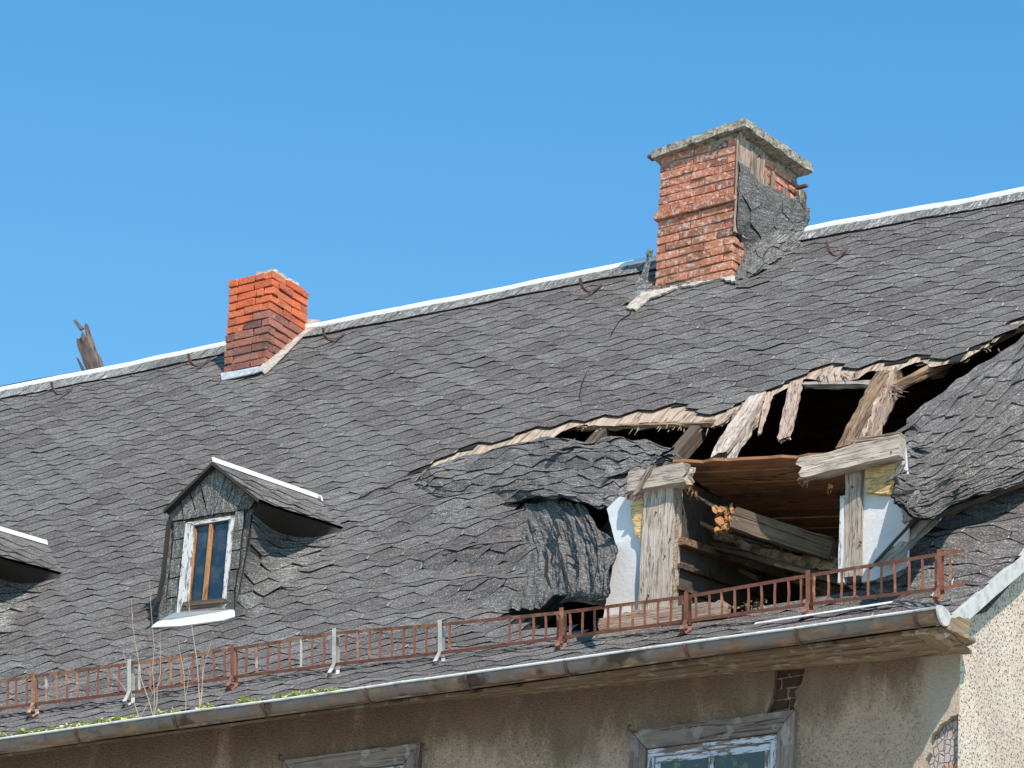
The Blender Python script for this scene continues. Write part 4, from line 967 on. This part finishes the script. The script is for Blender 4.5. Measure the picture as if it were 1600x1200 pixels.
mb = MB(); slab(mb, jag([sidep(Dc+.03, zt1-.02)-ex*.06, sidep(Dc+.03, zt1-.14)+ex*.05, sidep(Dc+.03, zt1-.4)+ex*.06, sidep(Dc+.03, zt1-.6)-ex*.02, sidep(Dc+.03, zt1-.65)-ex*.08], .008, .06, 3), .02, UPV, 0, .5, None, tuple(ey)); part(mb, 'torn_felt', FELT3, ch)

# small chimney
rz_ = R_(-3); ex = Vector((math.cos(rz_), math.sin(rz_), 0)); ey = Vector((-math.sin(rz_), math.cos(rz_), 0))
b0 = at(349, 584); Y2 = b0.y; br = ony(412, 574, Y2); W3 = br.x-b0.x+.04; D3 = .62
zt2 = ony(364, 433, Y2).z; crs = .094; n3 = int(round((zt2-b0.z)/crs))
mb = MB()
bricks(mb, Vector((b0.x, b0.y, 0)), ex, ey, W3, D3, b0.z-.19, b0.z-.19+crs*(n3+2), crs, .25, 5, taper=.025,
       matf=lambda k, n, s, r: 2 if k < 7 else (0 if (k > 8 or r.random() < .4) else 2), jit=.008)
zc2 = b0.z-.19+crs*(n3+2)
ch2 = bev(part(mb, 'chimney', [BRICK_NEW, MORTAR, BRICK_DARK], house, label='small chimney, bright orange bricks over sooty ones'))
wavy_box('flue_mortar', MORTAR2, ch2, Vector((b0.x, b0.y, 0))+ex*.10+ey*.10, ex, ey, W3-.18, D3-.16, zc2-.02, .09, 10, .03, 7)
mb = MB(); c0 = Vector((b0.x, b0.y, zc2+.075))+ex*(W3*.55)+ey*(D3*.45)
for k in range(14):
    a = k/14*2*math.pi; p = c0+Vector((math.cos(a)*.13, math.sin(a)*.13, 0)); box(mb, p+Vector((-.03, -.03, -.03)), Vector((.065, 0, 0)), Vector((0, .065, 0)), Vector((0, 0, .05+.03*math.sin(k*2.3))), 0, .5, .008)
part(mb, 'flue_rim', MORTAR, ch2)
mb = MB()
pts = [(345, 583), (380, 577), (405, 572), (410, 578), (397, 583), (346, 594)]; slab(mb, [A(a, b, .06 if b < 585 else .02) for a, b in pts], .012, XV, 0, .5, None, (0, .7, -.7))
pts = [(405, 574), (412, 566), (450, 524), (478, 498), (499, 500), (492, 509), (466, 532), (430, 569), (413, 584)]; slab(mb, jag([A(a, b, .035) for a, b in pts], .008, .06, 2), .012, XV, 1, .5, None, (0, .7, -.7))
part(mb, 'flashing', [LEAD, MORTAR2], ch2)

# ------------------------------------------------------------------ small dormers
def dormer(dx, label, full=True):
    D = hub('dormer', label); S = Vector((dx, 0, 0)); YD = 2.03
    def Fp(px, py, y=YD): return ony(px, py, y)+S
    def Ap(px, py, h=0.): return at(px, py, h)+S
    Z = lambda a, b: (200+a/4, 700+b/4)
    # body behind the front
    eL, eR, pk_ = Fp(262, 800), Fp(396, 782), Fp(334, 732)
    bL, bR = Fp(247, 972), Fp(366, 962)
    mb = MB(); body = [bL, bR, eR, pk_, eL]; slab(mb, [p+Vector((0, .03, 0)) for p in body], .04, UPV, 0, .5, None, (0, 1, 0)); part(mb, 'dormer_wall', FELT3, D)
    mb = MB(); rnd = random.Random(4)
    zpoly = [[(275, 455), (350, 445), (330, 350), (300, 355), (240, 380)], [(352, 445), (430, 432), (385, 275), (330, 320)], [(432, 430), (500, 420), (470, 320), (440, 190), (385, 250)],
             [(500, 418), (530, 414), (610, 180), (530, 105), (445, 185), (480, 330)], [(532, 412), (600, 402), (665, 215), (612, 185)], [(600, 402), (672, 392), (735, 265), (668, 215)], [(674, 391), (758, 380), (805, 310), (738, 262)],
             [(290, 462), (362, 455), (350, 560), (285, 575)], [(283, 580), (348, 570), (335, 680), (272, 695)], [(270, 700), (332, 690), (320, 800), (258, 815)], [(256, 822), (318, 808), (308, 925), (244, 938)], [(243, 945), (305, 935), (298, 1040), (180, 1075), (215, 1020)],
             [(672, 398), (725, 390), (715, 508), (660, 520)], [(660, 526), (712, 514), (702, 632), (645, 640)], [(642, 648), (700, 640), (690, 752), (632, 758)], [(632, 765), (685, 762), (665, 885), (618, 890)], [(616, 895), (664, 892), (660, 1012), (604, 1012)]]
    for k, pz in enumerate(zpoly):
        p3 = [Fp(*Z(a, b), YD-.012-.006*(k % 2)) for a, b in pz]; slab(mb, jag(p3, .004, .05, k), .02, UPV, 0, rnd.random(), 1, (0, 1, 0))
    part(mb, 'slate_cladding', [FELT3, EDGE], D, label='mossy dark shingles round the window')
    # window
    def quad(pts, y, th, nm, mat, grain=UPV):
        m_ = MB(); slab(m_, [Fp(*Z(a, b), y) for a, b in pts], th, grain, 0, rnd.random(), None, (0, 1, 0)); return part(m_, nm, mat, D)
    quad([(385, 470), (640, 440), (600, 965), (345, 975)], YD+.012, .01, 'pane', GLASS)
    quad([(360, 470), (415, 462), (375, 985), (318, 1040), (300, 1040)], YD-.025, .02, 'window_frame', PAINT_WHITE)
    quad([(632, 435), (665, 422), (605, 985), (584, 990)], YD-.025, .02, 'window_frame', PAINT_WHITE)
    quad([(362, 466), (665, 420), (662, 442), (412, 480)], YD-.028, .02, 'window_frame', PAINT_WHITE, XV)
    quad([(508, 476), (526, 474), (482, 950), (463, 952)], YD-.02, .03, 'mullion', WOOD_ORANGE)
    quad([(412, 520), (424, 500), (384, 955), (364, 962)], YD-.015, .03, 'mullion', WOOD_ORANGE)
    quad([(345, 962), (600, 938), (598, 965), (335, 990)], YD-.05, .05, 'window_frame', WOOD_DARK, XV)
    quad([(330, 990), (598, 966), (602, 1008), (322, 1030)], YD-.03, .05, 'window_board', WOOD_BROWN, XV)
    # sill flashing
    mb = MB(); a, b, c, d_ = Fp(*Z(285, 1030), YD-.05), Fp(*Z(640, 1008), YD-.05), Ap(*Z(668, 1050), .03), Ap(*Z(145, 1118), .03)
    c2, c3 = Ap(*Z(590, 1075), .03), Ap(*Z(330, 1110), .03)
    slab(mb, [a, b, Fp(*Z(664, 1012), YD-.05), c, c2, c3, d_, Ap(*Z(190, 1080), .05)], .012, XV, 0, .5, None, (0, .6, -.8)); part(mb, 'sill_flashing', WHITE, D)
    # roof: ridge and eaves run back and slightly up to the main slope
    pF = Fp(332, 722, YD-.09); pB = Ap(497, 780, .0); eRF = Fp(402, 779, YD-.09); eRB = Ap(538, 824, .0); eLF = Fp(256, 797, YD-.09)
    eLB = Vector((2*pB.x-eRB.x, eRB.y, eRB.z))
    th = .03
    for nm, e0, e1 in (('dormer_roof', eRF, eRB), ('dormer_roof', eLF, eLB)):
        ctrl = [[pF, pF.lerp(pB, .35), pF.lerp(pB, .7), pB+(pB-pF)*.04], [pF.lerp(e0, .5), pF.lerp(e0, .5).lerp(pB.lerp(e1, .5), .35)-Vector((0, 0, .015)), pF.lerp(e0, .5).lerp(pB.lerp(e1, .5), .7)-Vector((0, 0, .02)), pB.lerp(e1, .5)],
                [e0, e0.lerp(e1, .35)+Vector((0, 0, -.01)), e0.lerp(e1, .7), e1]]
        if e0 is eLF: ctrl = [list(reversed(r)) for r in ctrl]
        sf, Lu, Lv = patch(ctrl); w_ = lambda u, v: .006*nz(u*5, v*5)
        mb = MB(); s2 = lambda u, v, h: sf(u, v, h, w_)
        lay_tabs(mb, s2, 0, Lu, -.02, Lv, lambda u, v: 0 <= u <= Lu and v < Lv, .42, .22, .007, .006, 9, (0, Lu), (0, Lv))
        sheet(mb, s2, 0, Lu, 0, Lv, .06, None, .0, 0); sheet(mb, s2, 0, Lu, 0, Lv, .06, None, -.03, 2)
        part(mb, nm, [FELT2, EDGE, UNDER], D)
        # bargeboard rim
        mb = MB(); flatbar(mb, [pF+Vector((0, .01, -.012)), e0+Vector((0, .01, -.012))], .036, .03, (0, 0, 1)); part(mb, 'bargeboard', UNDER, D)
    mb = MB(); up_ = Vector((0, 0, .025)); n = 8
    pts = [pF.lerp(pB, i/n)+up_ for i in range(n+1)]+([Ap(503, 779, .03)] if full else [])
    flatbar(mb, pts, .055, .012, (.35, 0, -1.) if True else (1, 0, 0)); part(mb, 'ridge_trim', WHITE, D)
    # swept cheek on the right
    r0 = [Fp(394, 803), Ap(432, 830, .30), Ap(482, 840, .10), Ap(546, 829, -.015)]
    e_ = [eRF+Vector((0, .03, -.032)), eRF.lerp(eRB, .35)+Vector((0, 0, -.042)), eRF.lerp(eRB, .7)+Vector((0, 0, -.035)), eRB+Vector((0, 0, -.03))]
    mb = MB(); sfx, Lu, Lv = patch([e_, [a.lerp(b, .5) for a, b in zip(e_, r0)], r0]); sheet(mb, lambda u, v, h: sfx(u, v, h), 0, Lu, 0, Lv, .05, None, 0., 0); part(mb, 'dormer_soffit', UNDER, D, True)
    ck = [r0,
          [Fp(389, 850), Ap(420, 862, .22), Ap(462, 866, .05), Ap(515, 862, -.015)],
          [Fp(377, 910), Ap(404, 918, .09), Ap(440, 914, .01), Ap(485, 905, -.02)],
          [Fp(367, 965), Ap(392, 968, .0), Ap(425, 960, -.012), Ap(465, 946, -.02)]]
    loose(ck, 'cheek', None, lambda u, v: .012*nz(u*4, v*4), 33, [FELT3, EDGE, UNDER], .32, .19, .014, D, .012)
    # plain cheek on the left
    mb = MB(); lo_ = at(245, 975)+S
    pts = [Vector((eL.x, YD+.02, eL.z)), Vector((eL.x, eLB.y, eLB.z)), Vector((bL.x-.02, YD+.02, bL.z-.05))]
    slab(mb, pts, .04, UPV, 0, .5, None, (1, 0, 0)); part(mb, 'cheek', FELT3, D)
    mb = MB(); flatbar(mb, [Fp(264, 815, YD-.02), Fp(255, 900, YD-.02), Fp(247, 940, YD-.03), Fp(233, 968, YD-.05)], .02, .05, (1, 0, 0)); part(mb, 'corner_strip', UNDER, D)
    return D
dormer(0, 'small dormer with tall narrow window')
shift = (at(70, 857)-at(500, 780)).x
dormer(shift, 'dormer cut off by the left edge of the picture', False)

# ------------------------------------------------------------------ loose things
mb = MB(); rnd = random.Random(3)
p0, p1 = ony(352, 0, 0), None
yb = 7.7
a = ony(158, 585, yb); b = ony(121, 515, yb)
t0 = ony(150, 600, yb); 
beam(mb, ony(155, 600, yb), ony(128, 520, yb), Vector((.16, 0, .04)), Vector((0, .12, 0)), 12, 4, 0, .14, .03, seed=3, rot=.6)
beam(mb, ony(160, 600, yb+.05), ony(134, 505, yb+.05), Vector((.10, 0, .03)), Vector((0, .06, 0)), 12, 3, 0, .05, .015, seed=5, rot=.4, taper=.5)
beam(mb, ony(128, 515, yb), ony(115, 498, yb-.02), Vector((.05, 0, .02)), Vector((0, .03, 0)), 5, 2, 0, .04, .01, seed=6, taper=.5)
beam(mb, ony(136, 590, yb-.05), ony(120, 558, yb-.05), Vector((.05, 0, .01)), Vector((0, .03, 0)), 6, 2, 0, .05, .008, seed=7, taper=.3)
o = mb.build('broken_timber', mat_wood('charred_grey_wood', (.17, .13, .115), (.095, .07, .06), (.03, .022, .02)))
tag(o, 'splintered dark timber sticking up behind the ridge at far left', 'timber')
fb = empty('fallen_beam', ony(1150, 815, 1.15))
tag(fb, 'fallen square beam with crumbled orange end, slanting inside the roof opening', 'beam')
mb = MB(); f0, f1 = ony(1150, 812, .98), ony(1305, 862, 1.5); ax = (f1-f0).normalized(); wv = Vector((0, 1, 0))
off = -ony(1150, 815, 1.15)
beam(mb, f0+off, f1+off, wv*.14, ax.cross(wv).normalized()*.175, 16, 4, .02, 0, .008, seed=9); fbp = mb.build('shaft', mat_wood('old_beam', (.19, .14, .10), (.11, .078, .055), (.04, .026, .018)), fb)
mb = MB(); rnd = random.Random(8)
for k in range(70):
    p = ony(rnd.uniform(1117, 1155), rnd.uniform(795, 828), 1.0+rnd.uniform(-.06, .08))+off; d = Vector((rnd.uniform(-1, .2), rnd.uniform(-1, .3), rnd.uniform(-.6, .6)))*rnd.uniform(.03, .08)
    beam(mb, p, p+d, Vector((.01, .02, .02))*rnd.uniform(.7, 2), Vector((-.01, .005, .03))*rnd.uniform(.5, 1.3), 2, 1, 0, .02, .004, seed=k)
mb.build('rotten_end', WOOD_ORANGE, fb)
mb = MB(); tube(mb, [q+off for q in (ony(1088, 774, 1.0), ony(1108, 787, 1.05), ony(1125, 797, 1.1), ony(1146, 800, 1.12))], [.006, .014, .016, .014], 6); mb.build('splinter', WOOD_PALE, fb)

# dead weeds in the gutter
def weed(bx, by, stems, label, seed):
    rnd = random.Random(seed); p = CAM+ray(bx, by)*((-.1-CAM.y)/ray(bx, by).y); p.z = max(p.z, -.06)
    mb = MB()
    for tip, bend in stems:
        q = ony(*tip, rnd.uniform(-.14, .1)); pts = []
        for i in range(7):
            f = i/6; x = p.lerp(q, f)+Vector((math.sin(f*math.pi)*bend, 0, 0))+Vector((nz(f*5, seed), nz(f*4, seed+3), 0))*.02; pts.append(x-p)
        tube(mb, pts, [.0042*(1-.7*i/6) for i in range(7)], 5)
        for i in (3, 4, 5):
            if rnd.random() < .7:
                d = Vector((rnd.uniform(-.12, .12), rnd.uniform(-.05, .05), rnd.uniform(.04, .14))); tube(mb, [pts[i], pts[i]+d*.5+Vector((0, 0, .01)), pts[i]+d], [.002, .0017, .001], 4)
    o = mb.build('dry_weed', STEM); o.location = p; tag(o, label, 'weed', 'dead weeds growing out of the gutter')
weed(240, 1122, [((233, 905), .02), ((205, 935), -.05), ((250, 985), .03)], 'tall dead weed in the gutter below the small dormer, leftmost of the bare stems', 1)
weed(312, 1106, [((285, 885), .03), ((330, 1000), -.02), ((318, 1030), .01)], 'dead weed stalk in the gutter crossing the dormer sill, with one long bent stem', 2)
weed(218, 1124, [((192, 1010), -.02), ((175, 1050), .02), ((262, 1040), .0)], 'short dry weed with spreading twigs in the gutter beside the tall one', 3)
weed(290, 1110, [((278, 1000), .02), ((300, 1040), -.02)], 'thin reddish dead twig in the gutter between two taller stems', 4)
# moss
mb = MB(); rnd = random.Random(6)
for (x0, x1, dens) in ((-20, 60, 90), (60, 140, 90), (145, 215, 130), (250, 275, 40), (310, 330, 30), (368, 405, 60), (430, 530, 170)):
    for k in range(dens*4):
        px = rnd.uniform(x0, x1); d = ray(px, 1158-.1416*px-2); p = CAM+d*((-.1-CAM.y)/d.y); p.z = gpos(p.x).z+rnd.uniform(0, .05)+.06*max(0, nz(px*.09)); p.y = rnd.uniform(-.15, -.02); r = rnd.uniform(.010, .028)
        a = Vector((rnd.uniform(-1, 1), rnd.uniform(-1, 1), rnd.uniform(-.4, .8))).normalized()*r; b = a.cross(Vector((rnd.uniform(-1, 1), rnd.uniform(-1, 1), 1))).normalized()*r*.8
        ids = [mb.vert(p+a), mb.vert(p+b), mb.vert(p-a), mb.vert(p-b)]; mb.face(ids, 0, rnd.random())
tag(mb.build('moss', MOSS), 'yellow green moss and small plants growing along the gutter', 'moss', kind='stuff')
